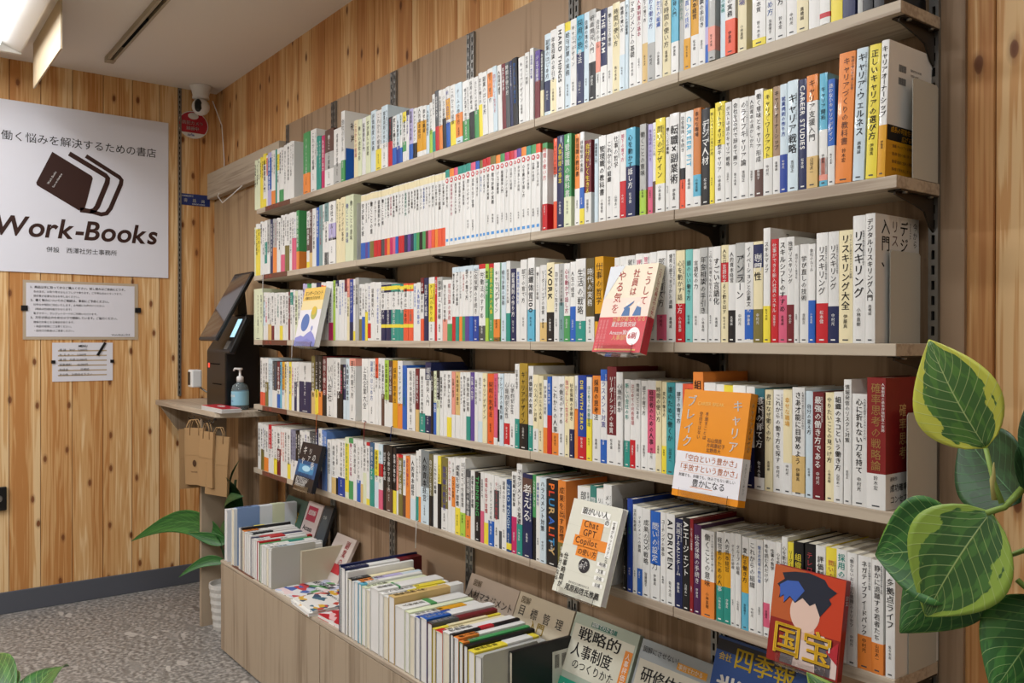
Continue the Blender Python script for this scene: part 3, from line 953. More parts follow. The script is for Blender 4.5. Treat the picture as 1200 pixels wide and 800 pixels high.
*4 26890 196 178 w o:0-.27;静かに退職する若者たち;
*4 27120 156 175 w ;多拠点ライフ;D=.137 side=cream bold
'''
rows=[]
for ln in BOOKS.strip().split('\n'):
    hd,ti,op=ln.split(';'); q=hd.split()
    od={}
    for o_ in op.split():
        a,_,b=o_.partition('='); od[{'bold':'B','base':'C'}.get(a,a)]=b or '1'
    rows.append(dict(big=q[0][0]=='*',s=int(q[0][1:]),x=int(q[1])/1e4,w=int(q[2])/1e4,h=int(q[3])/1e3,base=q[4],segs=q[5:],title=ti,opt=od))
def look(r):
    b=CN[r['base']]
    if 'C' in r['opt']: b={'c87a3a':'burnt orange','a08468':'light brown','5a4e2c':'olive brown','7cc4be':'turquoise','e0602c':'burnt orange','a88a30':'mustard','3f9ca2':'teal','2c6c78':'dark teal','821c1c':'dark red','5a80c0':'soft blue','8a8aa0':'grey-violet','2a5a80':'steel blue','7c8486':'grey','6c6440':'olive','1f4a80':'blue','3a8076':'green','8a1a22':'dark red','4c1e4c':'plum'}[r['opt']['C']]
    sz=('thick ' if r['w']>.031 else 'slim ' if r['w']<.0165 else '')+('tall ' if r['h']>.202 else 'short ' if r['h']<.172 else '')
    t=''
    for sg in r['segs']:
        c,rg=sg.split(':'); a,e=[float(v) for v in rg.split('-')]
        if e-a>=.95: continue
        if a<=.09 and e>.55: t=' under a'; t=' with %s lower half'%CN[c]
        elif a<=.09: t=' with %s lower band'%CN[c]
        elif not t and e>=.9: t=' with %s top'%CN[c]
        elif not t: t=' with %s patch'%CN[c]
    if not t and r['opt'].get('B'): t=' with bold title'
    return sz+b+' book'+t
SHN=['top shelf','second shelf','third shelf','fourth shelf','fifth shelf']
def label_rows(L,where):
    lk=[look(r) for r in L]; n=len(L)
    cnt={}
    for v in lk: cnt[v]=cnt.get(v,0)+1
    sh=[v.split(' with')[0] for v in lk]
    pc={}
    for i in range(n):
        if 0<i<n-1:
            k=(sh[i-1],lk[i],sh[i+1]); pc[k]=pc.get(k,0)+1
    out=[]
    for i in range(n):
        if cnt[lk[i]]==1: out.append('%s on the %s'%(lk[i],where)); continue
        if 0<i<n-1 and pc[(sh[i-1],lk[i],sh[i+1])]==1:
            l='%s, %s, between %s and %s'%(lk[i],where,sh[i-1],sh[i+1])
            if len(l.split())<=16: out.append(l); continue
        for dst in range(1,20):
            hit=None
            for j,w_ in ((i-dst,'right'),(i+dst,'left')):
                if 0<=j<n and cnt[lk[j]]==1: hit=(j,w_); break
            if hit: break
        j,w_=hit
        l='%s, %s, %s to the %s of %s'%(lk[i],where,ordn[dst-1],w_,lk[j])
        if len(l.split())>16: l='%s, %s, %s %s of %s'%(sh[i],where,ordn[dst-1],w_,lk[j])
        if len(l.split())>16: l='%s, %s, %s %s of %s'%(sh[i].replace('slim ','').replace('thick ',''),where,ordn[dst-1],w_,lk[j])
        if len(l.split())>16: l='%s, %s, %s %s of %s'%(sh[i].split(' ',1)[-1] if len(sh[i].split())>3 else sh[i],where,ordn[dst-1],w_,lk[j])
        if len(l.split())>16: l=' '.join(l.split()[:16])
        out.append(l)
    return out
labs={}
for s in range(5):
    L=[r for r in rows if r['s']==s]
    for r,l in zip(L,label_rows(L,SHN[s])): r['label']=l
small=MB()
def place_fn(loc,L):
    ca,sa=math.cos(L),math.sin(L)
    return lambda p:(loc[0]+p[0]*ca+p[2]*sa,loc[1]+p[1],loc[2]+p[2]*ca-p[0]*sa)
for idx,r in enumerate(rows):
    rnd=random.Random(idx*7+1)
    opt=r['opt']; d=float(opt.get('D',0) or 0) or min(.13,.126+rnd.random()*.004); d=min(d,.1325 if not opt.get('D') else .1335)
    y=(.012 if r['s']==0 else .0015)+float(opt.get('f',0) or 0)+rnd.uniform(0,.0022)
    Lr=R(float(opt.get('L',0) or 0)); z=SZ[r['s']]+.0004+(abs(math.sin(Lr))*r['w'] if Lr>0 else 0)
    base=opt.get('C') or r['base']
    h=r['h']*(1 if r['h']>.2 or not Lr else 1)
    if r['big']:
        P=book_geo(r['w'],h,d,r['segs'],base,r['title'],opt,rnd)
        e=empty('book',(r['x'],y,z),r['label'],'book','books standing on the '+SHN[r['s']],rot=(0,Lr,0))
        for k,m in P.items():
            if m.f: m.build(k if isinstance(k,str) else k[0],e)
        r['obj']=e
        sd=opt.get('side')
        if sd:
            m=MB(); W=r['w']+.0003
            f2=lambda u,v:(W,u,v)
            if sd=='barcode':
                for bx_,bz in ((.030,.168),(.030,.148)):
                    for k in range(14): m.add([f2(bx_+k*.0016,bz),f2(bx_+k*.0016+.0007+.0004*(k%3==0),bz),f2(bx_+k*.0016+.0007+.0004*(k%3==0),bz+.011),f2(bx_+k*.0016,bz+.011)],[(0,1,2,3)],tmat('k'))
                htext(m,'ISBN978-4-09-310',.065,.174,.005,f2,tmat('d')); htext(m,'C0030 1600E',.065,.166,.005,f2,tmat('d'))
                m.add([f2(.002,.082),f2(.135,.082),f2(.135,.058),f2(.002,.058)],[(3,2,1,0)],tmat('k'))
                f3=lambda u,v:(W+.0003,u,v)
                htext(m,'成長の可能性を',.012,.0715,.010,f3,tmat('Y'),True); htext(m,'広げる戦略',.045,.060,.010,f3,tmat('Y'),True)
                for k,tx in enumerate(['第1章 キャリアの主導権','第2章 自分の軸の見つけ方','第3章 組織と個人の関係','第4章 行動を起こすには']): htext(m,tx,.018,.048-k*.012,.0058,f3,tmat('B'))
            if sd=='digital':
                vtext(m,'入門、',.030,.198,.026,f2,tmat('k'),True); vtext(m,'リス',.058,.198,.022,f2,tmat('B'),False)
                vtext(m,'デジ',.086,.198,.026,f2,tmat('k'),True); vtext(m,'DIGITAL',.106,.196,.006,f2,tmat('d')); vtext(m,'今から、はじめる人のための',.121,.198,.014,f2,tmat('k'))
            if sd=='red':
                vtext(m,'確率思考',.05,.165,.022,f2,tmat('T'),False); vtext(m,'の戦略論',.085,.15,.022,f2,tmat('T'),False)
                f3=lambda u,v:(W+.0004,u,v)
                htext(m,'成功確率を',.012,.028,.013,f3,tmat('k'),True); htext(m,'コンセプト',.012,.010,.013,f3,tmat('k'),True); htext(m,'最新作',.012,.045,.007,f3,tmat('k'))
            if sd=='mag':
                f3=lambda u,v:(W+.0004,u,v)
                m.add([f3(.004,.002),f3(.13,.002),f3(.13,.11),f3(.004,.11)],[(0,1,2,3)],tmat('b'))
                htext(m,'社会保障',.02,.175,.026,f3,tmat('k')); htext(m,'判例',.02,.135,.026,f3,tmat('k'))
            if sd=='cream': vtext(m,'多拠点',.06,.07,.012,f2,tmat('T'))
            if sd=='plain': vtext(m,'スキル',.05,h-.006,.012,f2,tmat('k'),True)
            if m.f: m.build('back_cover_print',e)
    else:
        n=max(1,round(r['w']/.0235)); w1=r['w']/n
        for k in range(n):
            P=book_geo(w1-.0004,h-(.003*(k%2)),d,r['segs'],base,'',opt,rnd,tiny=True)
            fn=place_fn((r['x']+k*w1,y,z),Lr)
            for m in P.values():
                kk=[small.m(mm) for mm in m.ms]; b0=len(small.v)
                small.v+=[fn(p) for p in m.v]; small.f+=[tuple(b0+i for i in f) for f in m.f]; small.mi+=[kk[i] for i in m.mi]
o=small.build('far_books'); tag(o,'the narrow far-off books packed toward the left parts of the five shelves','books',kind='stuff')
# bookends
def bookend(x,z,y0,h,lab,yb=.126):
    m=MB(); t=.0012
    pts=[(y0,0),(yb,0),(yb,h-.004),(yb-.004,h),(y0+.004,h),(y0,h-.004)]
    m.prism(pts,lambda u,v,w:(x+w,u,z+v),t,M_plate); m.box((x-.05,y0+.02,z),(x,yb-.02,z+.0003),M_plate)
    o=m.build('bookend'); tag(o,lab,'bookend','grey metal bookends'); return o
bookend(2.7285,SZ[1]+.0002,.047,.158,'grey metal bookend at the right end of the second shelf')
bookend(2.700,SZ[2]+.0002,.033,.148,'grey metal bookend at the right end of the third shelf')
bookend(2.7285,SZ[3]+.0002,.034,.152,'grey metal bookend at the right end of the fourth shelf, beside the dark red book')
bookend(2.7285,SZ[4]+.0002,.04,.150,'grey metal bookend at the right end of the fifth shelf')
bookend(.4595,SZ[0]+.0002,.018,.155,'grey metal bookend on the top shelf between slim white books and the green book')
bookend(.5145,SZ[1]+.0002,.004,.17,'grey metal bookend on the second shelf beside the green and orange book')
bookend(.908,SZ[1]+.0002,.004,.185,'grey metal bookend on the second shelf right of the pale green books')
bookend(.5608,SZ[3]+.0002,.008,.165,'grey metal bookend on the fourth shelf right of the dark navy book')
# ---- books shown face out, leaning in clear holders at the shelf edge
QUAL[0]=3
def frame_fn(xl,yb,zb,yt,zt,t=0):
    """cover plane: u from the left edge, v up the leaning cover, w out of the cover"""
    up=Vector((0,yt-yb,zt-zb)); H=up.length; up/=H; nrm=Vector((0,-up.z,up.y))
    return (lambda u,v,w=0: tuple(Vector((xl,yb,zb))+Vector((1,0,0))*u+up*v+nrm*w)),H
def quad(m,fn,x0,y0,x1,y1,mat,w=.0004): m.add([fn(x0,y0,w),fn(x1,y0,w),fn(x1,y1,w),fn(x0,y1,w)],[(0,1,2,3)],mat)
def disc(m,fn,cx,cy,rx,ry,mat,w=.0006,n=28,rot=0):
    vs=[]
    for k in range(n):
        a=2*math.pi*k/n; p,q=rx*math.cos(a),ry*math.sin(a); vs.append(fn(cx+p*math.cos(rot)-q*math.sin(rot),cy+p*math.sin(rot)+q*math.cos(rot),w))
    m.add(vs,[tuple(range(n))],mat)
def poly(m,fn,pts,mat,w=.0006): m.add([fn(a,b,w) for a,b in pts],[tuple(range(len(pts)))],mat)
def face_book(xl,xr,yb,zb,yt,zt,T,cover,label,draw,group=None,spine=True,holder=True,shelf=None,cat='book',name='face_out_book'):
    W=xr-xl; fn,H=frame_fn(xl,yb,zb,yt,zt)
    e=empty(name,(xl,yb,zb),label,cat,group); inv=Vector((xl,yb,zb))
    g=lambda u,v,w=0: tuple(Vector(fn(u,v,w))-inv)
    m=MB(); t=.0008
    pts=[(0,-T),(0,0),(W,0),(W,-T),(t,-T),(t,-T+t),(W-t,-T+t),(W-t,-t),(t,-t),(t,-T+t*1.01)]
    def bx(m,u0,u1,v0,v1,w0,w1,mat): m.box((u0,v0,w0),(u1,v1,w1),mat,lambda p:g(*p))
    bx(m,0,W,0,H,-t,0,cover); bx(m,0,W,0,H,-T,-T+t,cover)
    if spine: bx(m,W-t,W,0,H,-T+t,-t,cover)
    else: bx(m,0,t,0,H,-T+t,-t,cover)
    m.build('cover',e)
    m=MB(); bx(m,t+.001,W-t-.0008,.0015,H-.0015,-T+t+.0001,-t-.0001,M_pagew); m.build('page_block',e)
    m=MB(); draw(m,g,W,H)
    if spine and T>.008:
        gs=lambda u,v,w=0: tuple(Vector(g(W+.0005,v,-u)))
        draw_sp=getattr(draw,'spine',None)
        if draw_sp: draw_sp(m,gs,T,H)
    m.build('cover_print',e)
    if holder:
        h=empty('book_holder',(xl,yb,zb),'clear acrylic holder on the %s under the %s'%(shelf,label.split(' with ')[0].split(',')[0]),'book holder','clear acrylic book holders')
        m=MB(); a=.0015
        bx(m,.02,W-.02,-.004,-.0018,-T-.001,.004,M_clear); bx(m,.02,W-.02,-.004,.016,.004,.0055,M_clear); m.build('front_lip',h)
        m=MB(); bx(m,.02,W-.02,-.004,.11,-T-.0025,-T-.001,M_clear); m.build('back_rest',h)
    return e
def c1(m,f,W,H):
    quad(m,f,0,H*.78,W,H,cmat('f0c860')); quad(m,f,0,H*.62,W,H*.78,cmat('f2e0a8'),.0003); quad(m,f,0,0,W,H*.62,cmat('ebe9ee'),.0003)
    disc(m,f,W*.35,H*.40,W*.19,H*.15,cmat('5878b8')); disc(m,f,W*.68,H*.56,W*.14,H*.11,cmat('b8b860')); disc(m,f,W*.66,H*.60,W*.1,H*.075,cmat('e0c040'),.0008)
    disc(m,f,W*.72,H*.30,W*.05,H*.045,cmat('9aa0d0'))
    poly(m,f,[(0,0),(W,0),(W,H*.10),(W*.85,H*.2),(W*.7,H*.26),(W*.55,H*.22),(W*.4,H*.16),(W*.25,H*.18),(0,H*.14)],cmat('8f92d4'))
    poly(m,f,[(0,0),(W,0),(W,H*.05),(W*.6,H*.13),(W*.3,H*.07),(0,H*.09)],cmat('7f86c8'),.0008)
    htext(m,'エンゲージメント',W*.08,H*.87,W*.105,lambda u,v:f(u,v,.0008),tmat('B'),True); htext(m,'組織の力を引き出す本',W*.12,H*.80,W*.07,lambda u,v:f(u,v,.0008),tmat('k'))
face_book(.555,.727,-.0625,1.187,-.018,1.39,.019,cmat('e8e4e0'),'white and yellow book with blue bubbles, face out on the third shelf',c1,'face-out books on the shelf edges',spine=False,shelf='third shelf')
def c2(m,f,W,H):
    g=lambda u,v:f(u,v,.0008)
    quad(m,f,0,0,W,H*.40,cmat('c8323c'),.0006); quad(m,f,0,H*.40,W,H*.62,cmat('f0d8c8'),.0004); poly(m,f,[(0,H*.6),(W*.32,H),(0,H)],cmat('d8dce0'),.0005)
    vtext(m,'こうして',W*.86,H*.97,W*.15,g,tmat('b03838')); vtext(m,'社員は、',W*.60,H*.95,W*.14,g,tmat('b03838')); vtext(m,'やる気を',W*.30,H*.94,W*.17,g,tmat('b03838'))
    for cx in (.55,.78):
        poly(m,f,[(W*(cx-.09),H*.41),(W*(cx+.08),H*.41),(W*(cx+.06),H*.5),(W*(cx-.03),H*.52)],cmat('3f6a9c'),.0008); disc(m,f,W*(cx+.0),H*.545,W*.035,H*.022,cmat('f0e4d8'),.0009)
    poly(m,f,[(W*.48,H*.5),(W*.68,H*.58),(W*.66,H*.555),(W*.52,H*.47)],cmat('3f6a9c'),.001)
    htext(m,'仕事が楽しくなる',W*.3,H*.35,W*.085,g,tmat('T')); htext(m,'累計部数突破',W*.3,H*.29,W*.085,g,tmat('w'))
    htext(m,'Amazon第1位',W*.3,H*.2,W*.08,g,tmat('w')); htext(m,'人事部門',W*.36,H*.14,W*.09,g,tmat('T'))
    disc(m,f,W*.80,H*.18,W*.13,H*.1,cmat('f2ecec'),.0009); htext(m,'6刷',W*.70,H*.155,W*.11,lambda u,v:f(u,v,.0012),tmat('r'),True)
    for k in range(3): vtext(m,'経営者も必読の一冊',W*(.06+.07*k),H*.37,W*.05,g,tmat('e8a0a0'))
    quad(m,f,W*.04,H*.02,W*.9,H*.035,cmat('e8c070'),.0009)
def c2s(m,f,T,H): quad(m,f,.0,.0,T,H*.40,cmat('c02a36'),.0003); vtext(m,'こうして社員はやる気を失っていく',T/2,H*.95,T*.5,lambda u,v:f(u,v),tmat('b03838'))
c2.spine=c2s
face_book(2.116,2.252,-.0713,1.187,-.018,1.364,.019,cmat('eadfc6'),'cream book with red band and white circle, standing face out on the third shelf',c2,'face-out books on the shelf edges',shelf='third shelf')
def c3(m,f,W,H):
    g=lambda u,v:f(u,v,.0008)
    quad(m,f,0,H*.06,W,H*.42,cmat('e9e8ec'),.0006)
    vtext(m,'キャリア',W*.84,H*.93,W*.145,g,tmat('w'),True,pitch=1.1); vtext(m,'ブレイク',W*.14,H*.95,W*.155,g,tmat('w'),True,pitch=1.06)
    vtext(m,'手放すことは',W*.40,H*.80,W*.055,g,tmat('B')); vtext(m,'空白ではない',W*.31,H*.80,W*.055,g,tmat('B'))
    for k,t in enumerate(('石山恒貴','片岡亜紀子','北野貴大')): htext(m,t,W*.45,H*(.53-.045*k),W*.055,g,tmat('B'))
    htext(m,'CAREER BREAK',W*.24,H*.86,W*.06,g,tmat('f0c870'))
    htext(m,'「空白という豊かさ」',W*.10,H*.34,W*.088,g,tmat('c8702c'),True); htext(m,'「手放すという豊かさ」',W*.04,H*.25,W*.088,g,tmat('c8702c'),True)
    htext(m,'無職でも、休職でも、休みでもない新しい',W*.08,H*.19,W*.045,g,tmat('k')); htext(m,'豊かになる',W*.3,H*.115,W*.10,g,tmat('k'),True)
    for a in (.32,.23): quad(m,f,W*.08,H*a,W*.9,H*a+.0005,tmat('e8b088'),.0009)
    quad(m,f,W*.28,H*.10,W*.62,H*.10+.001,tmat('o'),.0009)
def c3s(m,f,T,H): quad(m,f,0,H*.06,T,H*.42,cmat('dedde0'),.0003); vtext(m,'キャリアブレイク',T/2,H*.92,T*.55,lambda u,v:f(u,v),tmat('f4dca8'),True); vtext(m,'手放すという豊かさ',T/2,H*.38,T*.3,lambda u,v:f(u,v,.0005),tmat('k'))
c3.spine=c3s
face_book(2.32,2.473,-.0554,.921,-.018,1.118,.020,cmat('e8900c'),'orange book with white lower band and large white lettering, face out on the fourth shelf',c3,'face-out books on the shelf edges',shelf='fourth shelf')
def c4(m,f,W,H):
    g=lambda u,v:f(u,v,.0012)
    quad(m,f,0,H*.28,W,H*.62,cmat('1c4f80'),.0005); quad(m,f,W*.12,H*.36,W*.88,H*.54,cmat('3f86b4'),.0007); disc(m,f,W*.5,H*.46,W*.2,H*.06,cmat('a8d4e8'),.0009)
    for k in range(12): poly(m,f,[(W*(.12+.065*k),H*.28),(W*(.15+.065*k),H*.28),(W*(.135+.065*k),H*(.34+.03*(k%3)))],cmat('101c34'),.001)
    vtext(m,'キャ',W*.25,H*.93,W*.2,g,tmat('w'),True); vtext(m,'リア',W*.52,H*.90,W*.15,g,tmat('w'),True); vtext(m,'の砦',W*.76,H*.80,W*.17,g,tmat('w'),True)
    for k in range(4): htext(m,['自分の道を切りひらく','働く人のための物語','仕事と人生の選択','全国書店で発売中'][k],W*.12,H*(.22-.05*k),W*.065,g,tmat('w'))
face_book(.534,.697,-.0595,.688,-.018,.846,.016,cmat('10141f'),'black and blue book with white brush lettering, face out on the fifth shelf',c4,'face-out books on the shelf edges',shelf='fifth shelf')
def c5(m,f,W,H):
    g=lambda u,v:f(u,v,.0012)
    quad(m,f,W*.22,H*.85,W*.80,H*.92,cmat('f4f4ee'),.0006); htext(m,'頭がいい人',W*.24,H*.865,W*.105,g,tmat('k'),True); quad(m,f,W*.72,H*.78,W*.83,H*.86,cmat('f4f4ee'),.0006); htext(m,'の',W*.725,H*.795,W*.09,g,tmat('k'),True)
    for a,b,c,e in ((.28,.62,.72,.80),(.20,.52,.86,.63),(.30,.42,.72,.53)): quad(m,f,W*a,H*b,W*c,H*e,cmat('e98a2c'),.0007)
    for t,x,y,s in (('Chat',.34,.73,.13),('GPT',.36,.64,.13),('Copilot',.24,.55,.125),('の使い方',.33,.445,.095)): htext(m,t,W*x,H*y,W*s,g,tmat('k'),False,gap=.16)
    vtext(m,'仕事時間が',W*.13,H*.42,W*.095,g,tmat('k'),True); vtext(m,'半分になる！',W*.03,H*.40,W*.075,g,tmat('k'),True)
    disc(m,f,W*.52,H*.34,W*.11,H*.075,cmat('23242c'),.0008); htext(m,'これ',W*.45,H*.345,W*.07,lambda u,v:f(u,v,.0014),tmat('w')); htext(m,'1冊で',W*.43,H*.305,W*.06,lambda u,v:f(u,v,.0014),tmat('w'))
    quad(m,f,W*.86,H*.48,W*.96,H*.86,cmat('f4f4ee'),.0006); vtext(m,'仕事がもっとラクになる',W*.91,H*.85,W*.055,g,tmat('k'))
    for k in range(4): quad(m,f,W*.76,H*(.38-.07*k),W*.95,H*(.42-.07*k),cmat('f4f4ee'),.0006); htext(m,['時短','文書','企画','会議'][k],W*.80,H*(.388-.07*k),W*.055,g,tmat('k'))
    for a in (.25,.5,.72): quad(m,f,W*.02,H*a,W*.98,H*a+.0004,tmat('c8c8b8'),.0005)
    htext(m,'尾原和啓氏推薦',W*.25,H*.055,W*.098,g,tmat('k'),True); htext(m,'読むほどに仕事がはかどる',W*.3,H*.13,W*.035,g,tmat('k'))
face_book(2.001,2.154,-.0816,.672,-.018,.863,.016,cmat('dadacb'),'pale grey-green book with stacked orange boxes, standing face out on the fifth shelf',c5,'face-out books on the shelf edges',spine=False,shelf='fifth shelf')
def c6(m,f,W,H):
    g=lambda u,v:f(u,v,.0016)
    quad(m,f,0,H*.45,W*.45,H,cmat('b85a2c'),.0004); quad(m,f,W*.45,H*.4,W,H,cmat('c23c1c'),.0004)
    # plain stand-in for the cover drawing: flat masses in the same colours, no figure drawn
    poly(m,f,[(W*.34,H*.02),(W*.98,H*.02),(W*.98,H*.22),(W*.78,H*.4),(W*.36,H*.36)],cmat('d8c4bc'),.0006)
    disc(m,f,W*.49,H*.58,W*.21,H*.20,cmat('e0c2b2'),.0008); poly(m,f,[(W*.36,H*.46),(W*.64,H*.46),(W*.66,H*.3),(W*.4,H*.3)],cmat('d4ae9e'),.0007)
    poly(m,f,[(W*.10,H*.66),(W*.17,H*.70),(W*.18,H*.62),(W*.26,H*.70),(W*.34,H*.65),(W*.44,H*.72),(W*.55,H*.66),(W*.62,H*.70),(W*.70,H*.58),(W*.77,H*.66),(W*.84,H*.74),(W*.80,H*.78),(W*.90,H*.86),(W*.78,H*.90),(W*.72,H*.96),(W*.5,H*.99),(W*.3,H*.97),(W*.12,H*.93),(W*.16,H*.87),(W*.06,H*.80),(W*.12,H*.76)],cmat('1c2334'),.001)
    poly(m,f,[(W*.12,H*.67),(W*.17,H*.71),(W*.18,H*.63),(W*.26,H*.71),(W*.34,H*.66),(W*.46,H*.80),(W*.36,H*.88),(W*.2,H*.86),(W*.1,H*.8)],cmat('3a5eb0'),.0012)
    poly(m,f,[(W*.34,H*.38),(W*.42,H*.36),(W*.38,H*.02),(W*.2,H*.02),(W*.22,H*.3)],cmat('6a6468'),.0009); poly(m,f,[(W*.64,H*.40),(W*.78,H*.36),(W*.9,H*.2),(W*.9,H*.02),(W*.7,H*.02)],cmat('5c565c'),.0009); poly(m,f,[(W*.82,H*.26),(W*.98,H*.16),(W*.98,H*.38)],cmat('b02430'),.001)
    htext(m,'国宝',W*.06,H*.13,W*.42,lambda u,v:f(u,v,.0016),tmat('e8b830'),True,sx=1.02); htext(m,'国宝',W*.06,H*.13,W*.42,lambda u,v:f(u+.0012,v-.0016,.0014),tmat('3a1410'),True,sx=1.02)
    htext(m,'1',W*.86,H*.26,W*.12,g,tmat('w'),True)
def c6s(m,f,T,H): vtext(m,'国宝',T/2,H*.85,T*.6,lambda u,v:f(u,v),tmat('w'),True)
c6.spine=c6s
face_book(2.525,2.658,-.0442,.672,-.018,.828,.013,cmat('8c1c18'),'red comic volume with large gold lettering, standing face out on the fifth shelf',c6,'face-out books on the shelf edges',shelf='fifth shelf',cat='comic')
# ---------------------------------------------------------------- low cabinets
CZ=.352; CT=.010
for k,(x0,x1) in enumerate([(.082,.989),(.991,1.899),(1.901,2.81)]):
    e=empty('low_cabinet',(x0,-.16,0),'low grey oak cabinet under the shelves, %s of three'%['leftmost','middle','rightmost'][k],'cabinet','low oak cabinets')
    m=MB(); W=x1-x0
    m.box((0,.018,.03),(W,.30,CZ-CT-.001),M_oakz); m.build('body',e,bevel=.001)
    m=MB(); m.box((.01,.03,0),(W-.01,.29,.03),M_black); m.build('plinth',e)
    for j in range(2):
        m=MB(); m.box((.0008+j*W/2,0,.008),((j+1)*W/2-.0012,.0175,CZ-CT-.003),M_oakz); m.build('door',e,bevel=.001)
    m=MB(); m.box((0,-.001,CZ-CT),(W,.30,CZ),M_oakx); m.build('top_board',e,bevel=.001)
m=MB(); m.box((.20,-.159,CZ+.0002),(.42,-.147,CZ+.0022),M_lea); tag(m.build('shelf_tag',bevel=.0006),'brown leather strip lying on the front edge of the leftmost low cabinet','tag','leather strips on the shelf edges')
# books on the cabinets, standing with their spines up
def spine_up(x,t,hgt,d,base,segs,title,lab,grp,tc=None,y0=-.153,pages=None):
    """t thickness along x, hgt = cover width (vertical), d = book height (depth into the shelf)"""
    e=empty('book',(x,y0,CZ+.0006),lab,'book',grp); c=.0009
    m=MB(); n=4; prof=[(t,0),(t,hgt-.001)]
    for i in range(n+1):
        f=1-i/n; prof.append((.0002+(t-.0004)*f,hgt+.0009*(1-(2*f-1)**2)))
    prof+=[(0,hgt-.001),(0,0),(c,0),(c,hgt-.002),(t/2,hgt-.0013),(t-c,hgt-.002),(t-c,0)]
    m.prism(prof,lambda u,v,w:(u,w,v),d,cmat(base)); m.build('cover',e)
    m=MB(); m.box((c+.0001,.0018,.002),(t-c-.0001,d-.002,hgt-.0025),pages or M_page); m.build('page_block',e)
    if segs:
        for cc,a,b in segs:
            m=MB(); q=.0003; h1=hgt+.0013
            m.prism([(t+q,0),(t+q,h1),(-q,h1),(-q,0),(c,0),(c,hgt-.001),(t-c,hgt-.001),(t-c,0)],lambda u,v,w:(u,a*d+w+.0002,v),(b-a)*d-.0004,cmat(cc)); m.build('paper_band',e)
    if title:
        m=MB(); ink='w' if dark(base) else (tc or 'k'); s=min(t*.7,.016)
        # writing starts at the far end (top of the book is towards the room)
        x_=.008
        fn=lambda u,v:(u*0+t*.5+v-s*.38,u,hgt+.0018)
        m2=MB()
        # text runs away from the room: u = depth, v = across
        for ch in title:
            vs,fs,g0,adv=glyph(ch,True)
            cc=base
            for q,a,b in (segs or []):
                if a*d<=x_+s/2<=b*d: cc=q
            m2.add([(t*.5+(v[0]-.5)*s, x_+s-(v[1]+.12)*s, hgt+.0021) for v in vs],fs,tmat('w' if dark(cc) else (tc or 'k'))); x_+=s*1.04
        if m2.f: m2.build('spine_lettering',e)
    return e
G1=[(.105,.028,.200,.24,'e6e8ea',[], '','i'),(.180,.030,.215,.25,'dfe6ea',[('7c98c4',.05,.4),('e',.6,.8)],'人事労務',None),
 (.262,.016,.155,.19,'w',[('y',.3,.5)],'社会保険',None),(.281,.012,.158,.19,'k',[],'労働法',None),(.296,.020,.150,.19,'w',[('o',.0,.3)],'会社のルール',None),(.320,.016,.150,.19,'w',[],'給与計算',None),
 (.340,.018,.148,.19,'w',[('k',.1,.5)],'年金相談の実務',None),(.361,.022,.145,.19,'w',[],'働き方',None),(.386,.018,.142,.19,'n',[('r',.15,.6)],'手帳',None),(.407,.02,.142,.19,'w',[('r',.3,.6)],'組織の力',None),
 (.430,.016,.140,.19,'w',[],'採用',None),(.449,.020,.140,.20,'r',[('w',.4,.9)],'労務管理の基本',None),(.472,.014,.136,.19,'G',[],'',None),(.489,.020,.136,.19,'w',[('t',.5,.8)],'対話',None),(.512,.020,.136,.19,'w',[],'チーム',None),(.535,.022,.134,.20,'w',[('i',.2,.5)],'評価制度',None),(.560,.018,.132,.19,'w',[],'',None)]
G2=[(1.108,.010,.196,.26,'n',[],'',None),(1.120,.026,.190,.26,'w',[('n',.0,.3),('R',.7,1)],'本気上位',None),(1.150,.014,.186,.22,'w',[],'高齢者',None),(1.166,.022,.168,.21,'c',[('k',0,.3)],'企画',None),(1.191,.013,.166,.2,'w',[('o',.1,.3)],'給与の手引き',None),
 (1.206,.022,.170,.21,'i',[('v',.3,.7),('o',.05,.25)],'仕事の設計',None),(1.231,.018,.170,.2,'s',[('w',.1,1)],'問いの力',None),(1.252,.024,.166,.2,'e',[],'学びの場',None),(1.279,.022,.164,.2,'w',[],'リーダー',None),
 (1.304,.046,.176,.21,'w',[('G',.3,.33)],'組織開発',None),(1.353,.022,.172,.21,'w',[('y',.5,.95)],'ヨイ仕事をする',None),(1.378,.026,.170,.21,'w',[('y',.35,.8)],'経営の教科書',None),(1.407,.030,.178,.22,'T',[('w',.8,1)],'図解労務入門',None),
 (1.442,.048,.160,.2,'w',[('G',.4,.5)],'人材育成',None),(1.493,.022,.158,.2,'e',[],'',None),(1.518,.024,.155,.2,'w',[('Y',.4,.8)],'会計の教室',None),(1.545,.022,.156,.2,'w',[('x',.0,.5)],'法律相談',None),(1.570,.030,.162,.21,'w',[('b',0,.35)],'統計の本',None),
 (1.603,.022,.158,.2,'R',[('d',0,.4)],'採用面接',None),(1.628,.012,.15,.2,'y',[('c',.2,.8)],'',None),(1.643,.030,.148,.2,'c',[('r',0,.12)],'人事の窓',None),(1.676,.028,.156,.2,'w',[],'労務管理',None),(1.707,.014,.158,.2,'k',[('r',.4,.6)],'挑戦する人',None),(1.723,.020,.154,.2,'w',[('o',0,.3)],'働く哲学',None),
 (1.746,.016,.150,.2,'G',[('o',0,.1)],'緑の本',None),(1.765,.016,.148,.2,'k',[],'',None),(1.784,.026,.142,.19,'y',[('w',.5,.9)],'会社の本',None),(1.813,.024,.138,.19,'g',[],'',None)]
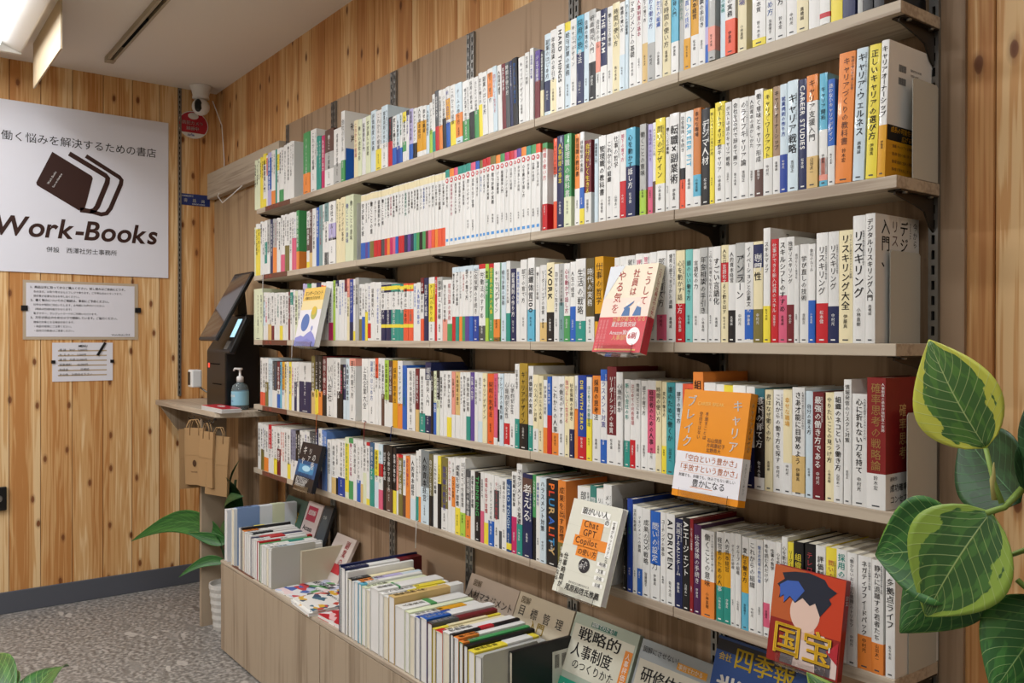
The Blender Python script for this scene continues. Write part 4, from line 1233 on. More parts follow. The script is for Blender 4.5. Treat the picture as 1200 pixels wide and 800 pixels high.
def lab_group(G,where):
    L=[]
    for g in G:
        b=CN.get(g[4],{'e6e8ea':'white','dfe6ea':'pale blue-white'}.get(g[4])); s='thick ' if g[1]>.029 else 'slim ' if g[1]<.0165 else ''
        L.append(s+b+' upright book'+((' with %s strip'%CN.get(g[5][0][0],'soft blue')) if g[5] else ''))
    out=[]
    for i,v in enumerate(L):
        if L.count(v)==1: out.append('%s, spine up, in %s'%(v,where)); continue
        a=L[i-1].split(' with')[0].replace(' upright','') if i else 'nothing'; b=L[i+1].split(' with')[0].replace(' upright','') if i+1<len(L) else 'the bookend'
        if i==0: out.append('%s, first on the left in %s'%(v,where))
        else: out.append('%s between %s and %s, %s'%(v.replace(' upright',''),a,b,where.replace('the ','')))
    for i,v in enumerate(out):
        if out.count(v)>1: out[i]=('%s, %s from the left in %s'%(L[i],ordn[i] if i<20 else 'far right',where))
    return out
for G,wh,gr in ((G1,'the left row on the cabinet','books standing spine up at the left of the cabinets'),(G2,'the right row on the cabinet','books standing spine up in the middle of the cabinets')):
    for g,l in zip(G,lab_group(G,wh)):
        l=' '.join(l.split()[:16])
        spine_up(g[0],g[1],g[2],g[3],g[4],g[5],g[6],l,gr,pages=M_page if g[0]%.02>.014 else M_pagew)
def cab_end(x,y0,y1,h,lab):
    m=MB(); t=.0014
    m.prism([(y0,0),(y1,0),(y1,h-.004),(y1-.004,h),(y0+.004,h),(y0,h-.004)],lambda u,v,w:(x+w,u,CZ+.0004+v),t,M_plate); m.box((x-.06,y0+.01,CZ+.0001),(x,y1-.01,CZ+.0005),M_plate)
    tag(m.build('bookend'),lab,'bookend','grey metal bookends')
cab_end(.5815,-.152,.008,.142,'grey metal bookend closing the left row of books on the cabinet')
cab_end(1.8405,-.152,.008,.146,'grey metal bookend closing the right row of books on the cabinet')
e=spine_up(1.8445,.012,.140,.19,'k',[],'','black backed book with barcode panels behind the right bookend on the cabinet','books standing spine up in the middle of the cabinets',y0=-.08)
m=MB(); W_=.0125
for z0,z1 in ((.02,.115),): m.add([(W_,.12,z0),(W_,.17,z0),(W_,.17,z1),(W_,.12,z1)],[(0,1,2,3)],cmat('w'))
for k in range(16):
    for yy in (.127,.149): m.add([(W_+.0004,yy,.075+k*.002),(W_+.0004,yy+.014,.075+k*.002),(W_+.0004,yy+.014,.076+k*.002),(W_+.0004,yy,.076+k*.002)],[(0,1,2,3)],tmat('k'))
m.build('back_cover_print',e)
e=spine_up(.585,.014,.118,.20,'c8bea4',[],'','cream book with barcode panel behind the left bookend on the cabinet','books standing spine up at the left of the cabinets',y0=-.05)
m=MB(); W_=.0145; m.add([(W_,.15,.05),(W_,.18,.05),(W_,.18,.10),(W_,.15,.10)],[(0,1,2,3)],cmat('w'))
for k in range(14): m.add([(W_+.0004,.153,.066+k*.002),(W_+.0004,.174,.066+k*.002),(W_+.0004,.174,.067+k*.002),(W_+.0004,.153,.067+k*.002)],[(0,1,2,3)],tmat('k'))
m.build('back_cover_print',e)
# magazines lying flat
def collage(name,base,cols,sc):
    m=pmat(name,base,.35,.5,coat=.2); nt,L,N=nodes(m); b=nt.nodes['Principled BSDF']
    g=N('NewGeometry'); mp=N('Mapping'); mp.inputs['Scale'].default_value=(sc,sc*1.4,sc); L.new(g.outputs['Position'],mp.inputs[0])
    v=N('TexVoronoi',i2=1.0); L.new(mp.outputs[0],v.inputs['Vector']); s=N('SeparateColor'); L.new(v.outputs['Color'],s.inputs[0])
    st=[(0,base)]
    for k,c in enumerate(cols): st.append(((k+1)/(len(cols)+1)*.9+.05,c))
    r=ramp(N,st); r.color_ramp.interpolation='CONSTANT'; L.new(s.outputs[0],r.inputs[0]); L.new(r.outputs[0],b.inputs['Base Color']); return m
def magazine(x,y,z,w,d,t,rz,mat,lab,title,ink,ts=.03):
    e=empty('magazine',(x,y,z),lab,'magazine','magazines lying on the cabinets',rot=(0,0,rz))
    m=MB(); m.box((0,0,0),(w,d,t*.12),mat); m.box((0,0,t*.88),(w,d,t),mat); m.build('cover',e)
    m=MB(); m.box((.0006,.0006,t*.12),(w-.001,d-.001,t*.88),M_pagew); m.build('page_block',e)
    m=MB(); htext(m,title,.012,d*.68,ts,lambda u,v:(u,v,t+.0005),ink,True); htext(m,'特集 働き方のこれから',.012,d*.5,ts*.45,lambda u,v:(u,v,t+.0005),tmat('k')); m.build('cover_print',e); return e
C1=collage('magazine_cover_busy','#e8e8e8',['c83040','3a60b0','e8e8e8','f0d8d8','202020','e8e8e8','58a060','c8d0e8'],32)
C2=collage('magazine_cover_white','#ecebe6',['e0b030','ecebe6','ecebe6','c84838','ecebe6','3a6a80','ecebe6','2c4a70','ecebe6'],40)
C3=collage('magazine_cover_red','#c02030',['c02030','c02030','e8e0e0','c02030','f0c0c0'],36)
C4=collage('magazine_cover_yellow','#e0d040',['3a70b0','e8e8e0','e0d040','e8e8e0','30a060'],34)
magazine(.606,-.150,CZ+.0004,.145,.20,.006,R(6),C1,'magazine with busy red, blue and white cover lying flat beside the left bookend','経済新聞',tmat('k'))
magazine(.762,-.158,CZ+.0004,.17,.21,.010,R(-4),C2,'lower magazine of the white illustrated pair lying flat on the cabinet','会社四季',tmat('r'))
magazine(.765,-.152,CZ+.0108,.17,.21,.006,R(-2),C2,'upper magazine of the white illustrated pair lying flat on the cabinet','実務大全',tmat('x'))
magazine(.955,-.150,CZ+.0004,.14,.19,.012,R(3),C3,'red and white magazine lying flat just left of the right book row','労務通信',tmat('w'))
magazine(1.88,-.13,CZ+.0004,.17,.20,.006,R(5),C4,'yellow and blue illustrated magazine lying flat right of the black bookend row','経営白書',tmat('b'))
# books leaning against the back panel on the cabinet
def lean_book(x0,x1,top,cover,lab,draw,T=.012,yb=.062,cat='book'):
    face_book(x0,x1,yb-.02,CZ+.001,.123,top,T,cover,lab,draw,'books leaning on the panel above the cabinets',holder=False,cat=cat,name='leaning_book',spine=True)
def d1(m,f,W,H):
    g=lambda u,v:f(u,v,.0008); quad(m,f,0,H*.3,W,H*.75,cmat('3a5a48'),.0004); htext(m,'FP実務',W*.1,H*.62,W*.23,g,tmat('c8a030'),True); htext(m,'相談のための本',W*.1,H*.5,W*.1,g,tmat('c'))
lean_book(.062,.262,.572,cmat('44554a'),'dark green book with yellow lettering leaning on the panel behind the left row',d1)
def d2(m,f,W,H):
    g=lambda u,v:f(u,v,.0008); quad(m,f,W*.12,H*.70,W*.75,H*.93,cmat('a83048'),.0004); htext(m,'超図解',W*.2,H*.80,W*.16,g,tmat('w'),True); htext(m,'Access',W*.12,H*.55,W*.2,g,tmat('k'),True); htext(m,'データ分析',W*.1,H*.42,W*.15,g,tmat('k'),True)
lean_book(.272,.405,.580,cmat('c8b8b4'),'pinkish white book with dark red box leaning right of the dark green one',d2)
def d3(m,f,W,H): disc(m,f,W*.5,H*.55,W*.45,H*.3,cmat('4a5258'),.0005); htext(m,'仕事',W*.2,H*.8,W*.2,lambda u,v:f(u,v,.001),tmat('g'))
lean_book(.418,.49,.585,cmat('3a4046'),'dark grey book with round emblem leaning behind the left bookend',d3)
def d4(m,f,W,H):
    g=lambda u,v:f(u,v,.0008); vtext(m,'副業の',W*.72,H*.92,W*.2,g,tmat('a82830'),True); vtext(m,'確定申告',W*.3,H*.7,W*.2,g,tmat('a82830'),True); quad(m,f,W*.5,H*.2,W*.9,H*.4,cmat('b83038'),.0004)
lean_book(.522,.678,.500,cmat('d0c4bc'),'white book with red vertical lettering leaning on the panel between the two rows',d4)
def d5(m,f,W,H):
    g=lambda u,v:f(u,v,.0008); htext(m,'図解',W*.1,H*.86,W*.09,g,tmat('5a4a30')); htext(m,'人材マネジメント',W*.06,H*.70,W*.115,g,tmat('k')); htext(m,'入門',W*.4,H*.52,W*.13,g,tmat('9a8030'),True)
lean_book(1.396,1.622,.543,cmat('b8a898'),'pinkish beige book leaning behind the right row, its lower part hidden',d5)
def d6(m,f,W,H):
    g=lambda u,v:f(u,v,.0008); htext(m,'図解',W*.06,H*.88,W*.09,g,tmat('5a4a30'))
    for k,c in enumerate('目標管理'): htext(m,c,W*(.06+.23*k),H*.74,W*.13,g,tmat('k'))
    htext(m,'入門',W*.32,H*.6,W*.14,g,tmat('a88c30'),True); quad(m,f,0,0,W*.93,H*.34,cmat('ccb83c'),.0004); quad(m,f,W*.04,H*.42,W*.86,H*.56,cmat('c8bc78'),.0004); htext(m,'目標管理、OKRまで',W*.08,H*.46,W*.08,g,tmat('k')); htext(m,'これ一冊でわかる',W*.1,H*.2,W*.08,g,tmat('5a4a30'),True)
lean_book(1.626,1.844,.545,cmat('c4b8a0'),'beige book with yellow lower cover leaning on the panel above the middle cabinet',d6)
def d7(m,f,W,H):
    g=lambda u,v:f(u,v,.0010); quad(m,f,W*.28,H*.90,W*.68,H*.95,cmat('2f6a5c'),.0004); htext(m,'図解でわかる！',W*.29,H*.91,W*.055,g,tmat('w')); quad(m,f,W*.03,H*.35,W*.97,H*.88,cmat('cfcdbc'),.0003)
    htext(m,'戦略的',W*.12,H*.74,W*.15,g,tmat('k'),True,sx=1.5); htext(m,'人事制度',W*.08,H*.55,W*.16,g,tmat('k'),True); htext(m,'のつくりかた',W*.15,H*.42,W*.11,g,tmat('k')); quad(m,f,0,0,W,H*.28,cmat('2f9c80'),.0005); quad(m,f,W*.86,H*.3,W*.97,H*.8,cmat('e0862c'),.0006); vtext(m,'人事評価報酬',W*.915,H*.78,W*.07,g,tmat('w')); htext(m,'企業の成長を支える',W*.08,H*.16,W*.08,g,tmat('w'),True)
lean_book(1.851,2.066,.548,cmat('a4b0a0'),'grey-green book with teal lower band and orange side strip leaning on the panel',d7)
def d8(m,f,W,H):
    g=lambda u,v:f(u,v,.0010); quad(m,f,W*.03,H*.2,W*.97,H*.8,cmat('c4c0b0'),.0003); htext(m,'図解にさせない！',W*.04,H*.88,W*.07,g,tmat('k')); htext(m,'研修体系',W*.1,H*.60,W*.17,g,tmat('k'),True); htext(m,'のつくりかた',W*.1,H*.42,W*.12,g,tmat('k')); quad(m,f,W*.55,H*.83,W*.95,H*.90,cmat('d89a38'),.0005); htext(m,'事例でわかる',W*.57,H*.845,W*.055,g,tmat('w')); quad(m,f,0,0,W,H*.18,cmat('d8863c'),.0004)
lean_book(2.075,2.276,.545,cmat('98a0a4'),'blue-grey book with handwritten style title leaning right of the grey-green one',d8)
def d9(m,f,W,H):
    g=lambda u,v:f(u,v,.0010); htext(m,'会社',W*.04,H*.84,W*.07,g,tmat('e0c030'),True); htext(m,'四季報',W*.2,H*.82,W*.2,g,tmat('e0c030'),True); htext(m,'業界地図',W*.05,H*.52,W*.30,g,tmat('w'),True); disc(m,f,W*.75,H*.46,W*.2,H*.13,cmat('e8d8a0'),.0014); htext(m,'No.1',W*.62,H*.43,W*.12,lambda u,v:f(u,v,.002),tmat('r'),True); quad(m,f,0,H*.9,W*.8,H*.98,cmat('10182c'),.0004)
lean_book(2.288,2.52,.612,cmat('1c4a90'),'blue almanac with yellow and white characters leaning under the comic volume',d9,T=.02)
# ---------------------------------------------------------------- desk corner
e=empty('register_desk',(-.5,-.13,0),'grey oak wall desk left of the shelves, carrying the black payment kiosk','desk')
def loc(e,m,n,**k):
    off=e.location; m.v=[(a-off.x,b-off.y,c-off.z) for a,b,c in m.v]; return m.build(n,e,**k)
m=MB(); out=[(XL+.014,.1035),(XL+.014,-.145),(-.06,-.140),(-.035,-.125),(-.004,-.06),(-.004,.1035)]
m.prism(out,lambda u,v,w:(u,v,.893+w),.022,M_oakx); loc(e,m,'desk_top',bevel=.0015)
m=MB(); m.box((-.262,-.136,.0),(-.238,-.03,.892),M_oakz); loc(e,m,'leg_panel',bevel=.001)
m=MB(); m.prism([(-.13,.892),(.10,.892),(.10,.66),(.03,.66)][::-1],lambda u,v,w:(XL+.014+w,u,v),.02,M_oakz); loc(e,m,'wall_bracket')
m=MB(); m.box((-.262+.024,.02,.1),(-.03,.035,.892),M_ply); loc(e,m,'rear_panel')
# kiosk
DZ=.9153
e=empty('payment_kiosk',(-.3,0,DZ),'black self-service payment kiosk with a tilted touch screen on the desk','kiosk')
m=MB(); pr=[(-.055,0),(.095,0),(.095,.40),(.03,.40),(-.02,.30),(-.055,.245)]
m.prism(pr[::-1],lambda u,v,w:(-.13+w,u,v),.25,M_black); m.build('body',e,bevel=.008)
m=MB(); m.box((-.04,-.0575,.10),(.07,-.0552,.104),M_slot); m.box((-.1,-.0575,.17),(-.085,-.0552,.19),pmat('red_indicator','#d04030',.4,emit=1.2)); m.box((-.07,-.0572,.185),(.05,-.0553,.19),M_slot); m.build('card_slot',e)
fn,H=frame_fn(-.085,-.105,.293,.055,.585); W_=.225
m=MB(); m.box((0,0,-.016),(W_,H,0),M_black,lambda p:fn(*p)); m.build('screen_housing',e,bevel=.003)
M_scr=pmat('dark_glass_screen','#3a3438',.08,.6,coat=.6); m=MB(); m.box((.008,.012,.0002),(W_-.008,H-.012,.0012),M_scr,lambda p:fn(*p)); m.build('screen',e)
m=MB(); m.prism([(.02,.40),(.06,.40),(.05,.50),(.02,.47)],lambda u,v,w:(-.02+w,u,v),.08,M_black); m.build('screen_arm',e)
e=empty('payment_terminal',(-.16,-.055,DZ+.24),'small black card payment terminal with a pale blue display on the kiosk','card reader')
fn2,H2=frame_fn(0,-.02,0,.05,.15)
m=MB(); m.box((0,0,-.025),(.085,H2,0),M_black,lambda p:fn2(*p)); m.build('body',e,bevel=.005)
m=MB(); m.box((.01,H2*.42,.0003),(.06,H2*.92,.001),pmat('lit_display_pale_blue','#9cc4d8',.3,emit=.8),lambda p:fn2(*p)); m.build('display',e)
m=MB(); m.box((.01,H2*.08,.0003),(.05,H2*.3,.004),M_steel,lambda p:fn2(*p)); m.build('key',e)
# sanitiser
e=empty('sanitiser_bottle',(-.125,-.012,DZ),'clear pump bottle of hand sanitiser with a pale blue label on the desk','bottle')
M_gel=pmat('clear_gel_plastic','#cfe4ea',.08,.5,trans=.85,ior=1.35)
m=MB(); m.lathe([(.0,0),(.033,0),(.035,.004),(.035,.085),(.030,.102),(.014,.112),(.013,.118)],(0,0,0),M_gel,28); m.build('body',e,True)
m=MB(); m.lathe([(.0356,.02),(.0356,.078),(.0352,.078),(.0352,.02)],(0,0,0),pmat('label_blue','#8fc4d8',.4),28); m.build('label',e)
m=MB(); htext(m,'手指消毒',-.022,.055,.011,lambda u,v:(u,-math.sqrt(max(.0362**2-u*u,0)),v),tmat('w'),True); htext(m,'HAND GEL',-.022,.035,.008,lambda u,v:(u,-math.sqrt(max(.0362**2-u*u,0)),v),tmat('x')); m.build('lettering',e)
m=MB(); m.lathe([(0,.116),(.014,.116),(.014,.136),(.010,.140),(.005,.141),(.0045,.165),(.010,.166),(.010,.174),(0,.175)],(0,0,0),M_white,18); m.tube([(0,0,.17),(-.028,-.012,.171),(-.034,-.015,.162)],.0042,M_white); m.build('pump',e,True)
# small camera-like reader
e=empty('desk_scanner',(-.52,.04,DZ),'small white square scanner with a dark lens on a bent metal arm','scanner')
m=MB(); m.box((-.05,-.035,.0),(.05,.035,.008),M_black); m.build('base',e,bevel=.002)
m=MB(); m.tube([(.02,0,.008),(.0,-.02,.035),(-.03,-.06,.055),(-.045,-.09,.08)],.0045,M_steel); m.build('arm',e,True)
m=MB(); m.box((-.085,-.125,.075),(-.020,-.080,.155),M_white); m.build('head',e,bevel=.006)
m=MB(); m.box((-.08,-.1265,.085),(-.045,-.1252,.145),M_black); m.build('lens_window',e,bevel=.003)
m=MB(); m.box((-.43,-.03,DZ),(-.30,.0,DZ+.012),M_white); tag(m.build('card_tray',bevel=.003),'flat white tray on the desk in front of the kiosk','tray')
e=empty('leaflet_stack',(-.225,-.137,DZ),'stack of red covered leaflets on the right corner of the desk','leaflets')
m=MB()
for k in range(7): m.box((-.004+.003*(k%3),-.003+.002*(k%2),k*.0024),(.250+.003*(k%2),.075+.002*(k%3),k*.0024+.0021),M_pagew)
m.build('sheets',e)
m=MB(); m.box((0,0,.0172),(.250,.075,.019),cmat('c02838')); m.build('top_cover',e)
m=MB(); disc(m,lambda a,b,w:(a,b,.0195),.12,.04,.035,.012,tmat('w')); m.build('cover_print',e)
# kraft bags
M_kraft=pmat('kraft_paper','#a3835c',.75,.2,var=.08,bump=60); M_kr2=pmat('kraft_print','#4a3424',.7,.2)
bk=[(-.205,-.172,.842,20,.130,.235,'frontmost brown kraft paper bag hanging from the desk edge, with a small printed emblem'),(-.262,-.165,.835,82,.11,.25,'brown kraft paper bag seen edge-on, hanging leftmost under the desk'),(-.10,-.155,.835,14,.10,.225,'second brown kraft paper bag, half hidden just right of the front one'),(-.045,-.125,.82,30,.11,.24,'rightmost brown kraft paper bag hanging under the desk edge')]
for i,(x,y,z,rz,w_,h_,lab) in enumerate(bk):
    e=empty('kraft_paper_bag',(x,y,z),lab,'paper bag','kraft bags on the desk hooks',rot=(0,R(-3+2*i),R(rz)))
    m=MB(); a=w_/2; tb=.008; 
    vs=[(-a,-.004,0),(a,-.004,0),(a,.004,0),(-a,.004,0),(-a,-tb,-h_*.5),(a,-tb,-h_*.5),(a,tb,-h_*.5),(-a,tb,-h_*.5),(-a*1.02,-tb*.8,-h_),(a*1.02,-tb*.8,-h_),(a*1.02,tb*.8,-h_),(-a*1.02,tb*.8,-h_)]
    fs=[(0,3,2,1)] and [(0,4,5,1),(1,5,6,2),(2,6,7,3),(3,7,4,0),(4,8,9,5),(5,9,10,6),(6,10,11,7),(7,11,8,4),(8,11,10,9)]
    m.add(vs,fs,M_kraft); m.build('bag_body',e)
    m=MB(); m.box((-a*1.01,-tb-.001,-h_*.48),(a*1.01,-tb+.0005,-h_*.465),M_kraft); m.build('bottom_fold',e)
    for sy in (-.005,.005):
        m=MB(); pts=[(-a*.45,sy,-.03),(-a*.42,sy,.012),(-a*.2,sy*1.2,.034),(a*.2,sy*1.2,.034),(a*.42,sy,.012),(a*.45,sy,-.03)]; m.tube(pts,.0022,M_kraft,6); m.build('handle',e,True)
    if i==0:
        m=MB(); disc(m,lambda u,v,w:(u,-tb-.0012,v),.0,-h_*.62,.012,.014,M_kr2); htext(m,'Work-Books',-.024,-h_*.78,.008,lambda u,v:(u,-tb-.0012,v),M_kr2); m.build('printed_emblem',e)
e=empty('bag_hook',(-.2,-.15,.885),'row of dark metal hooks under the desk edge holding the paper bags','hook')
m=MB(); m.box((-.13,.0,-.002),(.16,.012,.006),M_brk); m.build('rail',e)
for k in (-.1,-.015,.10,.155):
    m=MB(); m.tube([(k,.005,-.002),(k,.0,-.012),(k,-.016,-.014),(k,-.022,-.006)],.0022,M_brk,6); m.build('hook',e)
# oak end strip with a vase-like curved wood piece is left out; ceiling things follow
# ---------------------------------------------------------------- writing and signs on the side wall
def wf(u,v,w=.001): return (XL+.006+w,u,v)
e=empty('shop_sign',(XL,-.45,1.5),'large white shop sign with a dark brown book emblem on the side wall','sign')
def wloc(e,m,n,**k): m.v=[(a-e.location.x,b-e.location.y,c-e.location.z) for a,b,c in m.v]; return m.build(n,e,**k)
M_sign=pmat('white_sign_panel','#e3e4ec',.45,.4); M_sb=tmat('3a221c')
m=MB(); m.box((XL+.0006,-.842,1.506),(XL+.006,-.083,2.262),M_sign); wloc(e,m,'panel',bevel=.001)
m=MB()
s1='働く悩みを解決するための書店'; htext(m,s1,-.790,2.088,.0465,lambda u,v:wf(u,v),tmat('222222'),gap=.0)
poly(m,wf,[(-.589,2.055),(-.426,1.965),(-.421,1.954),(-.448,1.837),(-.455,1.812),(-.468,1.800),(-.48,1.8),(-.65,1.897),(-.653,1.909)],M_sb,.001)
def stroke(pts,wd):
    L_=[];Rr=[]
    for i,p in enumerate(pts):
        a=Vector(pts[max(i-1,0)]);b=Vector(pts[min(i+1,len(pts)-1)]); t=(b-a).normalized(); n=Vector((-t.y,t.x)); w_=wd*(.5 if True else 1)
        L_.append(Vector(p)+n*w_);Rr.append(Vector(p)-n*w_)
    for i in range(len(pts)-1): m.add([wf(*L_[i]),wf(*Rr[i]),wf(*Rr[i+1]),wf(*L_[i+1])],[(0,1,2,3)],M_sb)
stroke([(-.520,2.056),(-.366,1.973),(-.357,1.962),(-.360,1.940),(-.402,1.825),(-.415,1.806),(-.432,1.800),(-.452,1.802),(-.475,1.803)],.022)
stroke([(-.450,2.054),(-.306,1.972),(-.297,1.960),(-.300,1.940),(-.345,1.822),(-.362,1.797),(-.385,1.790),(-.415,1.797),(-.432,1.800)],.019)
htext(m,'Work-Books',-.826,1.668,.122,lambda u,v:wf(u,v),M_sb,True,gap=.055,sx=.98,shear=.18)
htext(m,'併設　西澤社労士事務所',-.613,1.603,.027,lambda u,v:wf(u,v),tmat('222222'))
ca,sa=math.cos(1.08),math.sin(1.08)
htext(m,'Work Books',0,0,.013,lambda u,v:wf(-.603+u*ca-v*sa,1.905+u*sa+v*ca,.002),tmat('w')); htext(m,'Sato no Hondana',0,0,.011,lambda u,v:wf(-.583+u*ca-v*sa,1.893+u*sa+v*ca,.002),tmat('w'))
wloc(e,m,'lettering_and_emblem')
# notices
M_paper=pmat('notice_paper','#dddce2',.5,.3); M_slv=pmat('clear_sleeve_edge','#b9a890',.3,.4)
e=empty('notice_board',(XL,-.46,1.2),'white notice sheet of printed paragraphs in a clear frame under the shop sign','notice')
m=MB(); m.box((XL+.0006,-.705,1.206),(XL+.003,-.222,1.472),M_slv); wloc(e,m,'frame')
m=MB(); m.box((XL+.0031,-.692,1.219),(XL+.004,-.238,1.460),M_paper); wloc(e,m,'sheet')
m=MB(); g=lambda u,v:(XL+.0048,u,v)
ls=['1、商品は手に取ってからご購入ください。試し読みはご自由にどうぞ。','　本の注文、お取り寄せはセルフレジで承ります。ご不明な点はスタッフまで。','　領収書が必要な方はお申し出ください。','2、働く悩みについてのご相談は、事前にご予約ください。','　社労士が個別に対応いたします。お気軽にお声がけください。','　（相談は別途料金がかかります）','　電子マネー、クレジットカードがご利用いただけます。','3、万引き防止のためカメラで録画しています。ご協力ください。','　通報の対象となる場合があります。','　・商品の破損にご注意ください。','　・店内での飲食はご遠慮ください。']
for k,t in enumerate(ls): htext(m,t,-.675,1.437-.0195*k,.0125 if t[0].isdigit() else .0108,g,tmat('k'),t[0].isdigit())
htext(m,'Work-Books 店主',-.34,1.225,.011,g,tmat('k')); wloc(e,m,'lettering')
for yy in (-.712,-.236):
    m=MB(); m.box((XL+.0005,yy,1.335),(XL+.009,yy+.026,1.358),M_black); wloc(e,m,'clip')
e=empty('menu_notice',(XL,-.46,1.1),'small white price list with tan rows, pinned below the notice sheet','notice')
m=MB(); m.box((XL+.0006,-.588,1.015),(XL+.003,-.334,1.192),M_paper); wloc(e,m,'sheet')
m=MB(); g=lambda u,v:(XL+.0048,u,v); htext(m,'MENU',-.48,1.172,.014,g,tmat('k'),True)
for k in range(6): m.add([(XL+.0034,-.565,1.152-.0225*k),(XL+.0034,-.36,1.152-.0225*k),(XL+.0034,-.36,1.158-.0225*k),(XL+.0034,-.565,1.158-.0225*k)],[(0,1,2,3)],tmat('b8a488'))
for k,t in enumerate(['相 談　30分　5,500円','セ ミ ナ ー　3,300円','顧 問　月額 22,000円','就業規則　　55,000円','助成金　　　　応相談','その他　お問合せ下さい']): htext(m,t,-.56,1.154-.0225*k,.0125,g,tmat('d'))
wloc(e,m,'lettering')
for yy in (-.592,-.345):
    m=MB(); m.box((XL+.0005,yy,1.098),(XL+.008,yy+.016,1.112),M_black); wloc(e,m,'clip')
m=MB(); m.prism([(-.405,1.135),(-.395,1.131),(-.362,1.190),(-.372,1.194)],lambda u,v,w:(XL+.004+w,u,v),.003,M_black); wloc(e,m,'marker_strip')
# blue dealer plate, camera sticker, camera, cable
e=empty('dealer_plate',(XL,.04,1.9),'small blue plate with white characters on the side wall by the corner','sign')
m=MB(); m.box((XL+.0005,-.034,1.872),(XL+.003,.118,1.928),cmat('20306c')); wloc(e,m,'plate')
m=MB(); g=lambda u,v:(XL+.0036,u,v); htext(m,'公安委員会許可',-.026,1.914,.009,g,tmat('w'));
for k,c in enumerate('書籍商'): htext(m,c,-.01+.042*k,1.889,.019,g,tmat('w'),True)
htext(m,'西澤社労士事務所',.03,1.876,.008,g,tmat('w')); wloc(e,m,'lettering')
e=empty('camera_sticker',(XL,.034,2.27),'round red and white security camera sticker on the side wall','sticker')
m=MB(); disc(m,wf,.036,2.272,.074,.068,tmat('w'),-.004); disc(m,wf,.036,2.272,.070,.064,cmat('b02838'),-.0036)
poly(m,wf,[(-.02,2.232),(.092,2.232),(.078,2.216),(.036,2.207),(-.006,2.216)],tmat('w'),-.003); disc(m,wf,.036,2.315,.026,.016,tmat('w'),-.003)
htext(m,'防犯カメラ',-.018,2.272,.0205,lambda u,v:wf(u,v,-.002),tmat('w'),True); htext(m,'録画中',.002,2.246,.0205,lambda u,v:wf(u,v,-.002),tmat('w'),True); htext(m,'safie',.008,2.216,.017,lambda u,v:wf(u,v,-.002),tmat('x'),True); wloc(e,m,'sticker_face')
e=empty('security_camera',(-.84,.045,ZC),'white dome-head security camera hanging from the ceiling in the corner','camera')
m=MB(); m.lathe([(0,0),(.052,0),(.052,-.006),(.044,-.02),(.038,-.045),(.040,-.06),(0,-.062)],(0,0,0),M_white,28); m.build('mount',e,True)
m=MB()
prof=[(.0001,-.142)]+[(.042*math.sin(math.pi*(1-k/12)),-.10+.042*math.cos(math.pi*(1-k/12))) for k in range(1,12)]+[(.0001,-.058)]
m.lathe(prof,(0,0,0),M_white,28); m.build('head',e,True)
d_=Vector((.80,-.60,-.05)).normalized(); s_=d_.cross(Vector((0,0,1))).normalized(); u_=s_.cross(d_)
m=MB(); vs=[];n=24
for rr,ww in ((1,.036),(.6,.0435)):
    for k in range(n):
        a=2*math.pi*k/n; p=d_*ww+s_*(.019*rr*math.cos(a))+u_*(.031*rr*math.sin(a)); vs.append((p.x,p.y,p.z-.10))
m.add(vs,[(k,(k+1)%n,n+(k+1)%n,n+k) for k in range(n)]+[tuple(range(n,2*n))],M_black); m.build('lens_face',e)
m=MB(); m.tube([(-.80,.09,2.37),(-.77,.125,2.25),(-.765,.135,2.08),(-.77,.135,1.96),(-.74,.095,1.90),(-.68,.098,1.86),(-.55,.098,1.88),(-.42,.10,1.905)],.0026,M_white,6); tag(m.build('camera_cable',smooth=True),'thin white cable running down the corner from the ceiling camera','cable')
e=empty('wall_intercom',(XL,-.80,.51),'black wall unit with a round knob at the left edge, low on the boards','intercom')
m=MB(); m.box((XL+.0005,-.85,.457),(XL+.018,-.768,.56),M_black); wloc(e,m,'case',bevel=.003)
m=MB(); m.lathe([(0,0),(.016,0),(.014,.008),(0,.009)],(0,0,0),M_steel,20); m.v=[(XL+.018+c,-.80+a,.51+b) for a,b,c in m.v]; wloc(e,m,'knob')
# ---------------------------------------------------------------- ceiling fixtures
M_tube=pmat('lit_fluorescent_tube','#f4f8ff',.3,emit=4); M_refl=pmat('white_reflector','#e6e4de',.35,.4)
for i,(fx,fy,fl,pw) in enumerate(FIXTURES):
    e=empty('ceiling_light',(fx,fy,ZC),'twin-tube white ceiling light %s'%(['near the side wall with a cream shade board','above the middle of the shelves','above the right end of the shelves','in the room behind, nearer the side wall','in the room behind, further right'][i]),'ceiling light','ceiling lights')
    L2=fl/2; m=MB(); wd=.15
    prof=[(-wd,0),(-wd,-.055),(-wd+.006,-.055),(-.045,-.016),(.045,-.016),(wd-.006,-.055),(wd,-.055),(wd,0)]
    m.prism(prof[::-1],lambda u,v,w:(-L2+w,u,v),fl,M_refl); m.box((-L2-.02,-wd,-.06),(-L2,wd,0),M_refl); m.box((L2,-wd,-.06),(L2+.02,wd,0),M_refl); m.build('housing',e)
    for sy in (-.055,.055):
        m=MB(); m.tube([(-L2+.03,sy,-.045),(L2-.03,sy,-.045)],.0145,M_tube,16); m.build('tube',e,True)
        m=MB(); m.tube([(-L2,sy,-.045),(-L2+.032,sy,-.045)],.0165,M_white,14); m.tube([(L2-.032,sy,-.045),(L2,sy,-.045)],.0165,M_white,14); m.build('socket',e)
    la=D.lights.new('tube_light','AREA'); la.shape='RECTANGLE'; la.size=fl-.1; la.size_y=.16; la.energy=pw; la.color=(.985,.985,1.0)
    lo=D.objects.new('tube_light',la); COL.objects.link(lo); lo.location=(fx,fy,ZC-.066); lo.parent=None
M_shade=pmat('cream_shade_board','#c4b294',.6,.3)
